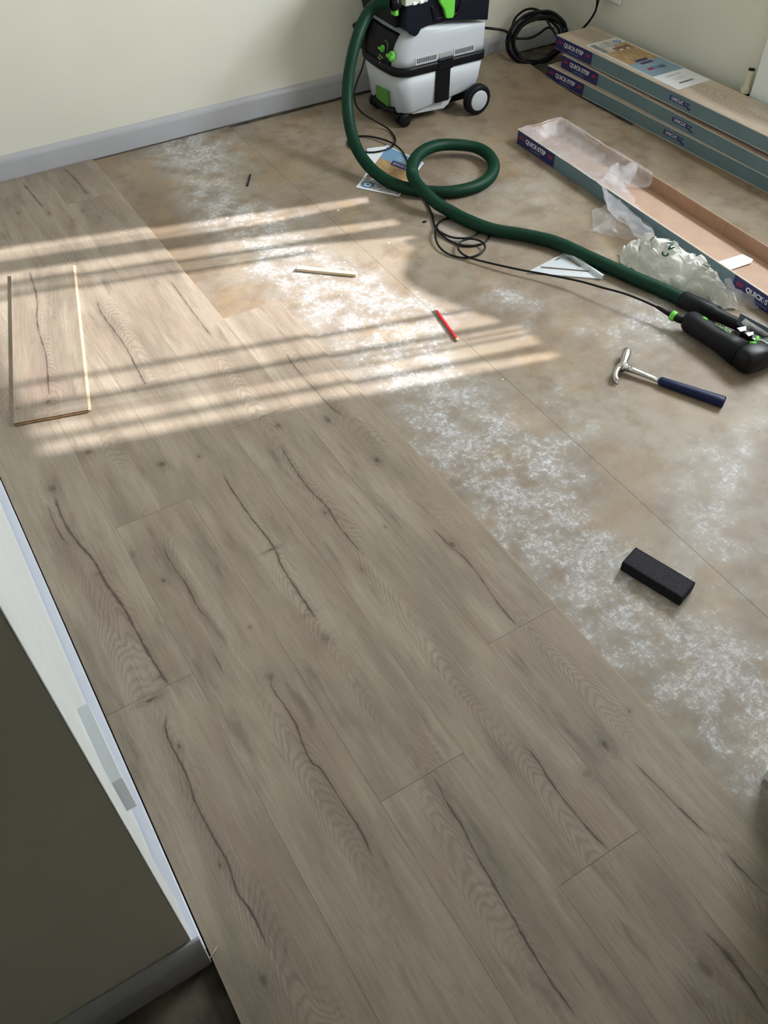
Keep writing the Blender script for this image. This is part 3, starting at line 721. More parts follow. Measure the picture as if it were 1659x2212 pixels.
q.tube(smooth_path([at(1205, 100, .06), Vector((1.97, -.19, .06)), Vector((2.02, -.22, .12)), atx(1264, 56, 2.05), atx(1277, 40, 2.052), atx(1287, 22, 2.052), atx(1290, 8, 2.052)], .01), .0048, 8)
tag(q.build('coiled_cable', M_black), 'thick coil of black mains cable leaning in the far corner', 'cable')

# wall socket with plug
so_ = thing('wall_socket', 'white double wall socket low on the right wall, cut by the top edge', 'socket', (XR, -.315, .26))
c = atx(1339, 12, XR - .010)
q = MB(); q.box(XR - .012, XR, c.y, c.y + .146, c.z, c.z + .086); q.build('face_plate', M_frame, so_, bevel=.003)
for dy in (.036, .110):
    q = MB(); q.box(XR - .0125, XR - .0118, c.y + dy - .012, c.y + dy - .008, c.z + .02, c.z + .03); q.box(XR - .0125, XR - .0118, c.y + dy + .008, c.y + dy + .012, c.z + .02, c.z + .03); q.build('pin_slot', M_print_dark, so_)
    q = MB(); q.box(XR - .015, XR - .011, c.y + dy - .006, c.y + dy + .006, c.z + .062, c.z + .080); q.build('switch', M_frame, so_, bevel=.001)
pg = thing('mains_plug', 'black mains plug pushed into the wall socket', 'plug', (XR - .02, -.28, .29))
p = atx(1291, 4, 2.050)
q = MB(); q.tube([p + Vector((0, 0, -.012)), p + Vector((0, 0, .015))], [.006, .008], 10); q.build('strain_relief', M_black, pg)
q = MB(); q.box(XR - .050, XR - .0135, p.y - .024, p.y + .024, p.z + .012, p.z + .062); q.build('plug_body', M_black, pg, bevel=.006)

# radiator and valve
RX = 2.066; ry = atx(1640, 140, RX).y
rad = thing('radiator', 'white panel radiator on the right wall at the frame edge', 'radiator', (RX, -1.8, .18))
q = MB(); q.box(RX, RX + .004, -2.40, ry, .15, .75); q.build('front_panel', M_white, rad, bevel=.0015)
q = MB(); q.box(RX + .006, RX + .030, -2.39, ry - .01, .17, .74)
q.build('convector', M_white, rad)
for k in range(26):
    y = -2.37 + k * .04
    if y + .02 < ry: q = MB(); q.box(RX - .0015, RX + .001, y, y + .018, .18, .72); q.build('panel_rib', M_white, rad)
for y in (-2.2, -1.45):
    q = MB(); q.box(RX + .030, XR - .002, y - .02, y + .02, .2, .7); q.build('bracket', M_white, rad)
vp = [atx(px, py, 2.070) for px, py in ((1626, 152), (1609, 190), (1604, 204))]
vc = Vector((2.070, (vp[0].y + vp[1].y) / 2, 0)); zt, zm = vp[0].z, vp[1].z
val = thing('radiator_valve', 'cream thermostatic radiator valve with black cap and collar beside the radiator', 'valve', vc)
cyl = lambda r0, r1, z0, z1, n=18: [[vc + Vector((r * math.cos(2 * PI * k / n), r * math.sin(2 * PI * k / n), z)) for k in range(n)] for r, z in ((r0, z0), (r1, z1))]
q = MB(); q.loft(cyl(.0145, .013, zm - .002, zt)); q.build('sensor_head', M_cream, val, bevel=.001)
q = MB(); q.loft(cyl(.019, .0195, zm - .014, zm + .004, 12)); q.build('grip_ring', M_cream, val, bevel=.001)
q = MB(); q.loft(cyl(.0125, .0125, zt - .001, zt + .004)); q.build('cap', M_black, val)
q = MB(); q.loft(cyl(.0185, .0185, zm - .050, zm - .013)); q.build('collar', M_black, val, bevel=.001)
q = MB(); q.tube([vc + Vector((0, 0, 0)), vc + Vector((0, 0, zm - .048))], .0075, 12); q.build('pipe', M_metal, val)
q = MB(); q.tube([vc + Vector((0, -.018, zm - .035)), vc + Vector((.0, -.035, zm - .035))], .007, 12); q.build('pipe', M_metal, val)

# ------------------------------------------------------------------ flooring cartons
BL, BWd, BH = 1.40, .205, .0545
def brand_panel(parent, M):
    """printed end of a carton; M frame with x along the carton from its end, y up, z outwards"""
    q = MB(); q.box(.002, .236, .0015, BH - .002, 0, .0006, M=M); pnl = q.build('navy_panel', M_navy, parent)
    for a in (.014, .196):
        q = MB()
        for k in range(3):
            x = a + k * .009; q.prism([(x, .026), (x + .006, .026), (x + .012, .038), (x + .006, .038)], .0007, .0011, 'xy', M=M)
        q.build('red_stripes', M_print_r, pnl)
    text('brand_print', 'QUICK\u00b7STEP', .0235, M @ Matrix.Translation((.118, .0305, .0008)), M_print_w, pnl, bold=.0006, xs=.98)
    text('small_print', 'laminate flooring', .009, M @ Matrix.Translation((.118, .0125, .0008)), M_print_sky, pnl)
def lock_print(parent, M, x):
    q = MB(); q.box(x, x + .082, .020, .038, 0, .0006, M=M)
    q.box(x + .082, x + .100, .020, .026, 0, .0006, M=M); q.box(x + .094, x + .112, .014, .020, 0, .0006, M=M); q.box(x + .088, x + .104, .031, .036, 0, .0006, M=M)
    f = q.build('lock_logo', M_print_navy, parent)
    text('logo_print', 'UNICLIC', .0165, M @ Matrix.Translation((x + .042, .029, .0008)), M_print_w, f, bold=.0002)
M_lidgrain = oak_mat('oak_sample_print', 31.3, .10, 6, W=.205, gain=1.75, coat=.6)
def carton(y_end, x_front, rz, z, label, top=False, lx=.70):
    t_ = thing('flooring_carton', label, 'carton', (x_front, y_end, z), rz, 'stacked flooring cartons')
    if top: t_.rotation_euler = (-.0135, 0, rz); WORLD[t_] = Matrix.Translation((x_front, y_end, z)) @ t_.rotation_euler.to_matrix().to_4x4()
    W_ = WORLD[t_]; F_ = W_ @ frame((0, 0, 0), (0, -1, 0), (0, 0, 1))   # x along length (towards -y), y up, z = -x outward
    q = MB(); q.box(0, BWd, -BL, 0, .001, BH - .001); q.build('carton_body', [M_teal], t_, bevel=.003, M=W_)
    q = MB()
    for zz in (0.0005, BH - .0022): q.box(-.0009, BWd + .0009, -BL - .0009, .0009, zz, zz + .0024)
    q.build('carton_rim', M_edge, t_, M=W_)
    q = MB(); q.box(.001, BWd - .001, -BL + .001, -.001, BH - .001, BH + .0008); q.build('oak_facing', M_lidgrain, t_, M=W_)
    brand_panel(t_, F_ @ Matrix.Translation((0, 0, .0003))); lock_print(t_, F_ @ Matrix.Translation((0, 0, .0003)), lx)
    q = MB(); q.box(.004, BWd - .004, 0.0, .0012, .003, BH - .003); q.build('end_panel', M_navy, t_, M=W_)
    if top:
        T_ = W_ @ frame((.022, -.165, BH + .0012), (0, -1, 0), (1, 0, 0))   # x along length, y across; z is down so flip heights
        def strip(n, m_, x0, x1, y0, y1, h0, h1, par): q = MB(); q.box(x0, x1, y0, y1, h0, h1, M=T_); return q.build(n, m_, par)
        lab = strip('product_label', M_paper, 0, .545, 0, .176, 0, .0005, t_)
        strip('photo_wall', mat('print_room_wall', (.55, .53, .52), .5, var=.3, scale=30), .008, .26, .006, .170, .0005, .0008, lab)
        strip('photo_floor', M_print_tan, .115, .26, .006, .170, .0008, .0011, lab)
        strip('photo_floor', M_print_tan, .06, .13, .095, .170, .0008, .0010, lab)
        strip('photo_curtain', mat('print_curtain_grey', (.22, .22, .21), .6, var=.4, scale=60), .012, .11, .006, .035, .0008, .0011, lab)
        strip('photo_table', mat('print_table_brown', (.20, .11, .08), .6), .085, .12, .070, .155, .0011, .0014, lab)
        for k in range(4):
            strip('photo_chair', M_print_dark, .118 + .012 * (k % 2), .160 + .010 * (k % 2), .060 + k * .026, .063 + k * .026, .0011, .0014, lab)
        strip('photo_plate', M_print_w, .112, .122, .085, .105, .0014, .0016, lab); strip('photo_plate', M_print_w, .112, .122, .122, .138, .0014, .0016, lab)
        for r_, m_, h in ((.017, M_print_blue, .0013), (.010, M_print_w, .0015), (.005, M_print_blue, .0017)):
            q = MB(); q.loft([[T_ @ Vector((.040 + r_ * 1.0 * math.cos(2 * PI * k / 20), .140 + r_ * math.sin(2 * PI * k / 20), hh)) for k in range(20)] for hh in (h - .0004, h)]); q.build('round_seal', m_, lab)
        strip('blue_panel', M_print_sky, .26, .40, .003, .173, .0005, .0008, lab)
        bn = strip('brand_tab', M_print_navy, .235, .285, .055, .120, .0011, .0014, lab)
        text('brand_print', 'QUICK\u00b7STEP', .012, T_ @ frame((.262, .0875, .0015), (0, 1, 0), (-1, 0, 0)) , M_print_w, bn, bold=.0001)
        for k, wd in enumerate((.05, .06)): strip('text_line', mat('pale_blue_text', (.36, .46, .55), .6), .292 + .010 * k, .296 + .010 * k, .085 - wd / 2, .085 + wd / 2 + .03, .0008, .0010, lab)
        strip('picture_red', M_print_r, .325, .345, .040, .070, .0008, .0011, lab); strip('picture_blue', M_print_blue, .322, .345, .072, .095, .0008, .0011, lab); strip('picture_navy', mat('slate_print', (.08, .12, .2), .5), .325, .350, .097, .130, .0008, .0011, lab)
        text('title_print', 'LAMINATE', .017, T_ @ frame((.430, .085, .0007), (0, 1, 0), (-1, 0, 0)), M_print_grey, lab)
        for k in range(3): strip('text_line', mat('faint_grey_text', (.55, .55, .58), .6), .452 + .010 * k, .455 + .010 * k, .055, .12 - .012 * (k % 2), .0005, .0007, lab)
        q = MB(); yy = .050; rb = random.Random(3)
        while yy < .125:
            wd = rb.choice((.0012, .002, .003)); q.box(.495, .506, yy, yy + wd, .0004, .0008, M=T_); yy += wd + rb.choice((.001, .0016))
        q.build('barcode', M_print_dark, lab)
    return t_
rz0 = math.atan2(.046, 1.2)
carton(-.300, 1.804, rz0, .001, 'bottom flooring carton of the stack, jutting out towards the room at its near side', lx=.705)
carton(-.352, 1.832, math.atan2(.008, 1.1), .001 + BH + .002, 'middle flooring carton, mostly covered by the labelled one above', lx=.675)
carton(-.287, 1.842, .004, .001 + 2 * (BH + .002), 'top flooring carton of the stack carrying a colour product label', top=True, lx=.695)

# opened carton tray with torn shrink film
ot = thing('open_carton', 'opened empty flooring carton lying as a tray with bare brown cardboard inside', 'carton', (1.304, -.737, .001), math.atan2(-.030, 1.14))
W_ = WORLD[ot]; th = .003
q = MB(); q.box(0, .21, -BL, 0, 0, th); q.build('tray_base', M_card, ot, M=W_)
for nm, bx in (('front_side', (0, th, -BL, 0, th, BH)), ('rear_side', (.21 - th, .21, -BL, 0, th, BH)), ('end_side', (th, .21 - th, -th, 0, th, BH)), ('end_side', (th, .21 - th, -BL, -BL + th, th, BH))):
    q = MB(); q.box(*bx); q.build(nm, M_card, ot, M=W_)
q = MB(); q.box(-.0012, 0, -BL, 0, 0, BH - .002); q.build('teal_facing', M_teal, ot, M=W_)
q = MB(); q.box(-.0016, th, -BL, 0, BH - .002, BH + .0004); q.build('pale_edge', M_edge, ot, M=W_)
q = MB(); q.box(.21 - th - .0015, .21 - th, -BL + .02, -.52, th, BH * .96); q.box(.21 - th - .0045, .21 - th + .001, -.92, -.917, th, BH); q.build('fold_crease', mat('dark_cardboard', (.36, .22, .145), .8, var=.06), ot, M=W_)
F_ = W_ @ frame((0, 0, 0), (0, -1, 0), (0, 0, 1)) @ Matrix.Translation((0, 0, .0014))
brand_panel(ot, F_)
brand_panel(ot, F_ @ Matrix.Translation((BL - .238, 0, 0)))
# film : stretched over the far half, torn and crumpled
q = MB()
def film(u, v):
    x = -.006 + .222 * u; y = .004 - .50 * v
    e = max(0, abs(u - .5) * 2 - .86) / .14
    base = BH + .003 - (BH * .93) * (math.sin(PI * min(1, max(0, (u - .05) / .9))) ** .35) * min(1, .0 + v * 9 if v < .11 else 1)
    nz = noise.noise(Vector((x * 22, y * 13, 1.3))) * .006 + noise.noise(Vector((x * 60, y * 45, 3))) * .002
    y += (noise.noise(Vector((x * 20, 5, v))) * .04 + .06 * math.sin(u * 5)) * max(0, v - .5) * 2
    return W_ @ Vector((x, y, max(.006, base + nz)))
q.grid(film, 30, 60); q.build('shrink_film', M_film, ot)
def drape(pts0, pts1, n=20, m=10, amp=.006, seed=0, name='film_flap'):
    a = smooth_path(pts0, .01); b2 = smooth_path(pts1, .01)
    q = MB()
    def fn(u, v):
        p = a[int(v * (len(a) - 1))].lerp(b2[int(v * (len(b2) - 1))], u)
        d = Vector((noise.noise(p * 28 + Vector((seed, 0, 0))), noise.noise(p * 28 + Vector((0, seed, 4))), noise.noise(p * 34 + Vector((3, 0, seed))))) * amp * 2
        p = p + d; p.z = max(.0015, p.z); return p
    q.grid(fn, m, n); return q.build(name, M_film, ot, fix=False)
drape([at(1330, 350, .052), at(1352, 402, .03), at(1395, 470, .03), at(1440, 545, .03)], [at(1295, 395, .06), at(1322, 462, .062), at(1370, 505, .062), at(1425, 545, .064)], seed=2)
drape([at(1322, 455, .060), at(1340, 470, .058), at(1372, 505, .058), at(1400, 530, .055)], [at(1278, 500, .002), at(1330, 512, .002), at(1385, 522, .003), at(1410, 540, .01)], seed=5)
drape([at(1325, 352, .055), at(1340, 358, .07), at(1378, 355, .085)], [at(1335, 366, .045), at(1350, 372, .055), at(1362, 395, .035)], n=12, m=6, seed=8)
drape([at(1345, 360, .07), at(1372, 352, .085), at(1374, 370, .07)], [at(1338, 385, .04), at(1352, 400, .03), at(1358, 398, .03)], n=12, m=6, seed=11)
drape([at(1278, 455, .004), at(1300, 445, .030), at(1335, 448, .058)], [at(1282, 495, .002), at(1300, 505, .002), at(1335, 500, .004)], n=12, m=8, seed=14)
drape([at(1568, 600, .058), at(1590, 618, .058), at(1630, 645, .050)], [at(1560, 630, .01), at(1590, 660, .002), at(1640, 668, .002)], n=12, m=8, seed=19)
# torn label strip inside the tray
q = MB(); c4 = [at(1542, 568, .008), at(1604, 549, .012), at(1627, 560, .010), at(1622, 568, .010), at(1574, 584, .008)]
q.add(c4 + [c - Vector((0, 0, .001)) for c in c4], [(0, 1, 2, 3, 4), (9, 8, 7, 6, 5)] + [(i, i + 5, (i + 1) % 5 + 5, (i + 1) % 5) for i in range(5)])
tag(q.build('label_scrap', M_paper), 'torn white label strip lying inside the opened carton', 'label')

# crumpled mail bag
bag = thing('plastic_bag', 'crumpled white plastic delivery bag with green lettering beside the opened carton', 'bag', at(1440, 610))
def seg(pts, u):
    u = u * (len(pts) - 1); i = min(int(u), len(pts) - 2); return pts[i].lerp(pts[i + 1], u - i)
# spine in plan: rear edge (against carton) and front edge (towards the hose)
rear = [at(1378, 520, .035), at(1396, 510, .075), at(1440, 512, .105), at(1490, 538, .108), at(1535, 572, .105), at(1568, 603, .088), at(1590, 630, .055), at(1596, 652, .03)]
front = [at(1336, 550, .004), at(1340, 566, .004), at(1375, 590, .003), at(1420, 618, .003), at(1470, 636, .004), at(1520, 652, .004), at(1560, 668, .004), at(1592, 668, .004)]
def cell(p):   # faceted crumple: distance to nearest of jittered points
    d, pt = noise.voronoi(p, distance_metric='DISTANCE'); return d[1] - d[0]
def bagfn(u, v):
    a, b2 = seg(rear, v), seg(front, v)
    p = a.lerp(b2, u)
    arch = math.sin(PI * min(1, u * 1.05)) * .022 * (.6 + .6 * math.sin(PI * v))
    p.z += arch
    w = Vector((p.x, p.y, p.z))
    k = cell(w * 21); k2 = cell(w * 48 + Vector((3, 1, 2)))
    n_ = noise.noise(w * 12)
    p.z += -.030 * (.35 - min(.35, k)) * 2 + .012 * min(.4, k2) + n_ * .012 + .006
    p.z += noise.noise(w * 70) * .006; p.x += noise.noise(w * 25 + Vector((5, 0, 0))) * .010 ; p.y += noise.noise(w * 25 + Vector((0, 7, 0))) * .010
    if u > .93: p.z = min(p.z, .012)
    p.z = max(.0025, p.z); return p
q = MB(); q.grid(bagfn, 30, 46, smooth=False)
q.grid(lambda u, v: Vector((bagfn(u, v).x, bagfn(u, v).y, .0012)), 22, 32, smooth=True)
# closing wall at the rear edge
q.grid(lambda u, v: (lambda P: Vector((P.x + .02 * u * 0, P.y, P.z * (1 - u) + .002 * u)))(bagfn(0, v)), 6, 64)
q.grid(lambda u, v: (lambda P: Vector((P.x, P.y, P.z * (1 - u) + .002 * u)))(bagfn(v, 0)), 4, 44)
q.grid(lambda u, v: (lambda P: Vector((P.x, P.y, P.z * (1 - u) + .002 * u)))(bagfn(v, 1)), 4, 44)
q.build('bag_skin', M_bag, bag, fix=False)
def bag_print(name, us, m_, lift=.0012):
    """polygons given in bag (u,v) space drawn just above the skin"""
    q = MB()
    for poly in us:
        ps = []
        for u, v in poly:
            p = bagfn(u, v); n_ = (bagfn(u + .01, v) - p).cross(bagfn(u, v + .01) - p).normalized()
            if n_.z < 0: n_ = -n_
            ps.append(p + n_ * lift)
        q.add(ps, [tuple(range(len(ps)))])
    q.build(name, m_, bag, fix=False)
# lettering projected on the skin as short strokes
GRID = []
for i in range(91):
    for j in range(131):
        P = bagfn(i / 90, j / 130); d = P - CAM; k = d.dot(AF)
        GRID.append((CX + F * d.dot(AR) / k, CY - F * d.dot(AU) / k, k, i / 90, j / 130))
def invert(px, py):
    near_ = [g for g in GRID if (g[0] - px) ** 2 + (g[1] - py) ** 2 < 9] or GRID
    g = min(near_, key=lambda g: (g[0] - px) ** 2 + (g[1] - py) ** 2 + g[2] * 40); return g[3], g[4]
def strokes(name, lines, wpx, m_):
    q = MB()
    for ln in lines:
        pts = [bagfn(*invert(*c)) + Vector((-.001, -.001, .0015)) for c in ln]
        wd = [wpx * .00078] * len(pts)
        pts = smooth_path(pts, .003) if len(pts) > 2 else pts
        vs = []
        for i, p in enumerate(pts):
            a = pts[max(0, i - 1)]; b2 = pts[min(len(pts) - 1, i + 1)]; d = (b2 - a).normalized(); s = d.cross(-AF).normalized() * wpx * .00078
            vs += [p + s - AF * .008, p - s - AF * .008]
        q.add(vs, [(2 * i, 2 * i + 1, 2 * i + 3, 2 * i + 2) for i in range(len(pts) - 1)])
    q.build(name, m_, bag, fix=False)['kind'] = 'stuff'
strokes('green_lettering', [[(1430, 546), (1429, 551), (1433, 554), (1439, 553), (1443, 549)], [(1441, 541), (1449, 539), (1454, 536)], [(1441, 541), (1446, 533), (1453, 530)],
                            [(1439, 527), (1449, 528), (1454, 524)], [(1446, 521), (1453, 521)]], 3.4, M_print_green)
strokes('grey_band', [[(1411, 513), (1404, 521), (1401, 530), (1405, 537)]], 3.2, M_print_grey)
strokes('grey_square', [[(1516, 573), (1528, 580)], [(1520, 567), (1531, 575)], [(1513, 578), (1524, 586)]], 4.0, mat('bag_grey_print', (.22, .22, .19), .6))
strokes('grey_scrawl', [[(1540, 590), (1546, 584), (1551, 588), (1546, 596), (1541, 600)], [(1532, 592), (1540, 604)], [(1562, 614), (1572, 606)], [(1560, 620), (1576, 613)], [(1566, 624), (1580, 620)], [(1473, 531), (1480, 541)], [(1465, 552), (1470, 556)], [(1526, 640), (1532, 650)], [(1534, 640), (1540, 652)]], .9, mat('bag_dark_print', (.12, .12, .11), .6))

# ------------------------------------------------------------------ jigsaw
sawl = thing('jigsaw', 'black barrel-grip jigsaw lying on its side at the right edge with green trim', 'jigsaw', at(1570, 760))
def secring(c, ax, up, w_, h_, n=24, pw=2.6):
    ax = ax.normalized(); s = ax.cross(up).normalized(); u = s.cross(ax)
    out = []
    for k in range(n):
        a = 2 * PI * k / n; ca, sa = math.cos(a), math.sin(a)
        out.append(c + s * w_ * math.copysign(abs(ca) ** (2 / pw), ca) + u * h_ * math.copysign(abs(sa) ** (2 / pw), sa))
    return out
Z = Vector((0, 0, 1))
a0 = at(1484, 690, .036); a1 = at(1606, 768, .040); ax = (a1 - a0).normalized()
sidev = ax.cross(Z).normalized()           # towards -x ; the shoe lies on the other side
if sidev.x < 0: sidev = -sidev
Ls = (a1 - a0).length
q = MB(); prof = [(-.004, .016, .016), (0, .024, .026), (.012, .030, .030), (.05, .031, .031), (.09, .030, .030), (.12, .029, .030), (.16, .032, .034), (Ls - .01, .036, .038)]
q.loft([secring(a0 + ax * d, ax, Z, w_, h_) for d, w_, h_ in prof]); q.build('barrel_grip', M_black2, sawl)
hd0 = a1 + ax * .014 - sidev * .030; hdir = (sidev + ax * .12).normalized()
q = MB(); q.loft([secring(hd0 + hdir * d, hdir, Z, w_, h_, pw=2.8) for d, w_, h_ in ((-.006, .020, .020), (0, .032, .030), (.014, .040, .036), (.05, .042, .037), (.075, .040, .036), (.090, .036, .032))])
q.build('gear_head', M_black, sawl)
q = MB(); q.loft([secring(hd0 + hdir * d, hdir, Z, w_, h_, pw=3.2) for d, w_, h_ in ((.086, .038, .034), (.15, .038, .034))])
q.build('plunger_housing', M_alu, sawl)
q = MB()
for k in range(6): q.loft([secring(hd0 + hdir * (.094 + k * .008 + e), hdir, Z, .0392, .0352, pw=3.2) for e in (0, .003)])
q.build('cooling_fin', M_black, sawl)
# cord gland with green collar
g0 = at(1419, 663, .042); g1 = at(1448, 679, .040); g2 = at(1464, 688, .038); g3 = a0
q = MB(); q.tube([g0, g1], [.005, .0085], 12); q.tube([g1, g2, g3], [.011, .012, .018], 16); q.build('cord_gland', M_black2, sawl)
q = MB(); gd = (g2 - g1).normalized(); gc = g1.lerp(g2, .5); q.tube([gc - gd * .010, gc - gd * .008, gc + gd * .003, gc + gd * .005], [.0145, .016, .016, .0145], 20); q.build('green_collar', M_green, sawl)
# switch, print
tp = lambda d, s, h: a0 + ax * d + sidev * s + Z * h
q = MB(); c = tp(.052, .008, .0285); q.loft([[c + ax * (a * 1.6 * math.cos(2 * PI * k / 14)) + sidev * a * .7 * math.sin(2 * PI * k / 14) + Z * h for k in range(14)] for a, h in ((.0065, 0), (.006, .003), (.003, .0042))]); q.build('speed_button', M_green, sawl)
q = MB(); c = tp(.048, .008, .026); q.loft([[c + ax * (a * 1.4 * math.cos(2 * PI * k / 14)) + sidev * a * math.sin(2 * PI * k / 14) + Z * h for k in range(14)] for a, h in ((.013, 0), (.012, .003))]); q.build('button_surround', M_black, sawl)
text('saw_print', 'CARVEX', .015, frame(tp(.118, .010, .0335), ax, sidev * -1 if ax.cross(-sidev).z > 0 else sidev), M_green2, sawl, bold=.0003)
text('saw_print', 'PS 420', .0085, frame(tp(.128, .022, .0305), ax, sidev * -1 if ax.cross(-sidev).z > 0 else sidev), M_print_w, sawl)
# shoe (base plate) on edge, bracket and tabs
s0 = at(1600, 676, .075); s1 = at(1668, 712, .075); sx_ = (s1 - s0).normalized(); sn = sx_.cross(Z).normalized()
q = MB(); L_ = .20
q.prism([(0, -.068), (L_, -.068), (L_, 0), (0, 0)], -.002, .002, 'xy', M=frame(s0, sx_, Z)); q.build('base_plate', mat('blue_grey_sole', (.12, .15, .20), .4), sawl, bevel=.001)
b0 = at(1610, 688, .070); b1 = at(1664, 722, .060)
q = MB(); bx_ = (b1 - b0).normalized()
q.prism([(0, 0), (.10, 0), (.11, -.028), (.03, -.026), (.012, -.020), (-.004, -.016)], -.001, .001, 'xy', M=frame(b0, bx_, (Vector((.35, .1, 1))).normalized())); q.build('shoe_bracket', M_metal, sawl)
for pts in ([(1592, 708), (1612, 704), (1612, 713), (1600, 716)], [(1611, 719), (1628, 716), (1628, 722), (1617, 726)], [(1624, 730), (1648, 733), (1652, 738), (1642, 742)]):
    c_ = [at(a, c, .066) for a, c in pts]; q = MB(); q.add(c_ + [v - Z * .002 for v in c_], [(0, 1, 2, 3), (7, 6, 5, 4), (0, 4, 5, 1), (1, 5, 6, 2), (2, 6, 7, 3), (3, 7, 4, 0)]); q.build('bracket_tab', M_frame, sawl, bevel=.0006)
q = MB(); q.box(-.01, .10, -.012, .012, .006, .045, M=frame(at(1612, 712, .066), sx_, sn)); q.build('shoe_mount', M_black, sawl, bevel=.003)
q = MB(); q.tube([at(1619, 741, .072), at(1634, 742, .074)], [.005, .0055], 10); q.tube([at(1633, 740, .076), at(1637, 727, .082)], [.0045, .0045], 10); q.build('lever', M_green, sawl)

# ------------------------------------------------------------------ claw hammer
ham = thing('claw_hammer', 'steel claw hammer with a navy blue rubber grip lying on the boards', 'hammer', at(1440, 820))
h0 = at(1358, 796, .017); h1 = at(1424, 822, .013); h2 = at(1565, 869, .015)
q = MB(); q.loft([secring(h0.lerp(h1, k), (h1 - h0), Z, w_, h_, 14) for k, w_, h_ in ((-.05, .010, .010), (.15, .0085, .008), (.5, .0075, .006), (1.1, .0085, .006))]); q.build('shaft', M_metal, ham)
q = MB(); q.loft([secring(h1.lerp(h2, k), (h2 - h1), Z, w_, h_, 18) for k, w_, h_ in ((0, .0095, .009), (.03, .012, .0115), (.3, .0130, .0125), (.6, .0135, .0135), (.9, .0160, .0142), (.98, .0175, .0142), (1.0, .016, .012))]); q.build('grip', M_navygrip, ham)
# head: poll (striking face) up the image, claw curving down
f0 = at(1354, 760, .020); f1 = at(1351, 772, .020); f2 = at(1347, 786, .020); f3 = at(1342, 796, .020)
q = MB(); hd_ = (f0 - f3)
q.loft([secring(c, hd_, Z, r, r, 18, 2.1) for c, r in ((f0 + (f0 - f1).normalized() * .004, .0125), (f0, .0140), (f1, .0140), (f1.lerp(f2, .25), .0125), (f1.lerp(f2, .6), .0115), (f2, .0115), (f3, .0135))]); q.build('striking_face', M_metal, ham)
q = MB()
cl = [at(1347, 786, .020), at(1336, 795, .020), at(1330, 806, .017), at(1330, 818, .012), at(1336, 826, .006)]
q.tube([at(1345, 790, .020), at(1357, 796, .018)], [.013, .010], 12)
for s in (-1, 1):
    pts = smooth_path([c + Z * s * (.002 + .0035 * i / 4 * 1.2) for i, c in enumerate(cl)], .006); n = len(pts)
    q.loft([secring(p, (pts[min(i + 1, n - 1)] - pts[max(i - 1, 0)]), Z, .0095 * (1 - .72 * i / (n - 1)) + .001, .0065 * (1 - .55 * i / (n - 1)), 12) for i, p in enumerate(pts)])
q.build('claw', M_metal, ham)

# ------------------------------------------------------------------ small things
q = MB(); g = [at(1343, 1213, .03), at(1470, 1290, .03), at(1505, 1265, .03), at(1378, 1178, .03)]
ang = math.atan2((g[1] - g[0]).y, (g[1] - g[0]).x); ctr = sum(g, Vector()) / 4
ln = ((g[1] - g[0]).length + (g[2] - g[3]).length) / 2; wd = ((g[3] - g[0]).length + (g[2] - g[1]).length) / 2
blk = thing('tapping_block', 'charcoal rubbery tapping block alone on the bare boards at right', 'block', (ctr.x, ctr.y, 0), ang)
q.box(-ln / 2, ln / 2, -wd / 2, wd / 2, .0005, .030); q.build('block_body', M_cork, blk, bevel=.0025, M=WORLD[blk])
q = MB(); q.grid(lambda u, v: WORLD[blk] @ Vector(((u - .5) * (ln - .008), (v - .5) * (wd - .008), .0304)), 2, 2); q.build('paler_top', mat('paler_charcoal', (.020, .019, .026), .75, spec=.2, var=.4, scale=220), blk)  # slightly paler sheet over the top face of the block

p0 = at(941, 668, .0045); p1 = at(990, 737, .0045); d = (p1 - p0).normalized(); Lp = (p1 - p0).length
pen = thing('pencil', 'red carpenters pencil with pale sharpened tip lying in the sunlight', 'pencil', p0)
hexr = lambda c, r: [c + (d.cross(Z) * math.cos(PI / 3 * k) + Z * math.sin(PI / 3 * k) * .9) * r for k in range(6)]
q = MB(); q.loft([hexr(p0 + d * .010, .0048), hexr(p1 - d * .012, .0048)], smooth=False); q.build('pencil_body', M_red, pen)
q = MB(); q.loft([hexr(p0, .0046), hexr(p0 + d * .010, .0049)], smooth=False); q.build('end_cap', mat('pale_cap', (.75, .72, .68), .4), pen)
q = MB(); q.loft([hexr(p1 - d * .012, .0047), hexr(p1 - d * .003, .0015)], smooth=False); q.build('sharpened_tip', M_wood, pen)
q = MB(); q.loft([hexr(p1 - d * .003, .0014), hexr(p1, .0004)], smooth=False); q.build('lead', M_print_dark, pen)

s0 = at(642, 578, .008); s1 = at(770, 591, .008); d = (s1 - s0).normalized(); Lw = (s1 - s0).length
q = MB(); M_ = frame((s0.x, s0.y, 0), d, Z.cross(d)); q.prism([(0, -.010), (Lw, -.009), (Lw + .002, .008), (.004, .010)], .0005, .010, 'xy', M=M_)
tag(q.build('wood_offcut', M_wood, bevel=.001), 'thin pale wood offcut lying in the patch of sunlight', 'wood')

q = MB(); n0 = at(541, 376, .003); n1 = at(534, 402, .003); d = n1 - n0
q.tube([n0, n0 + d * .55], .0022, 8); q.tube([n0 + d * .5, n0 + d * .97, n1], [.0034, .0034, .001], 8)
for k in range(9): q.tube([n0 + d * (.05 + .05 * k), n0 + d * (.065 + .05 * k)], .0030, 8)
tag(q.build('drill_bit', M_black), 'small black drill bit lying near the back baseboard', 'bit')

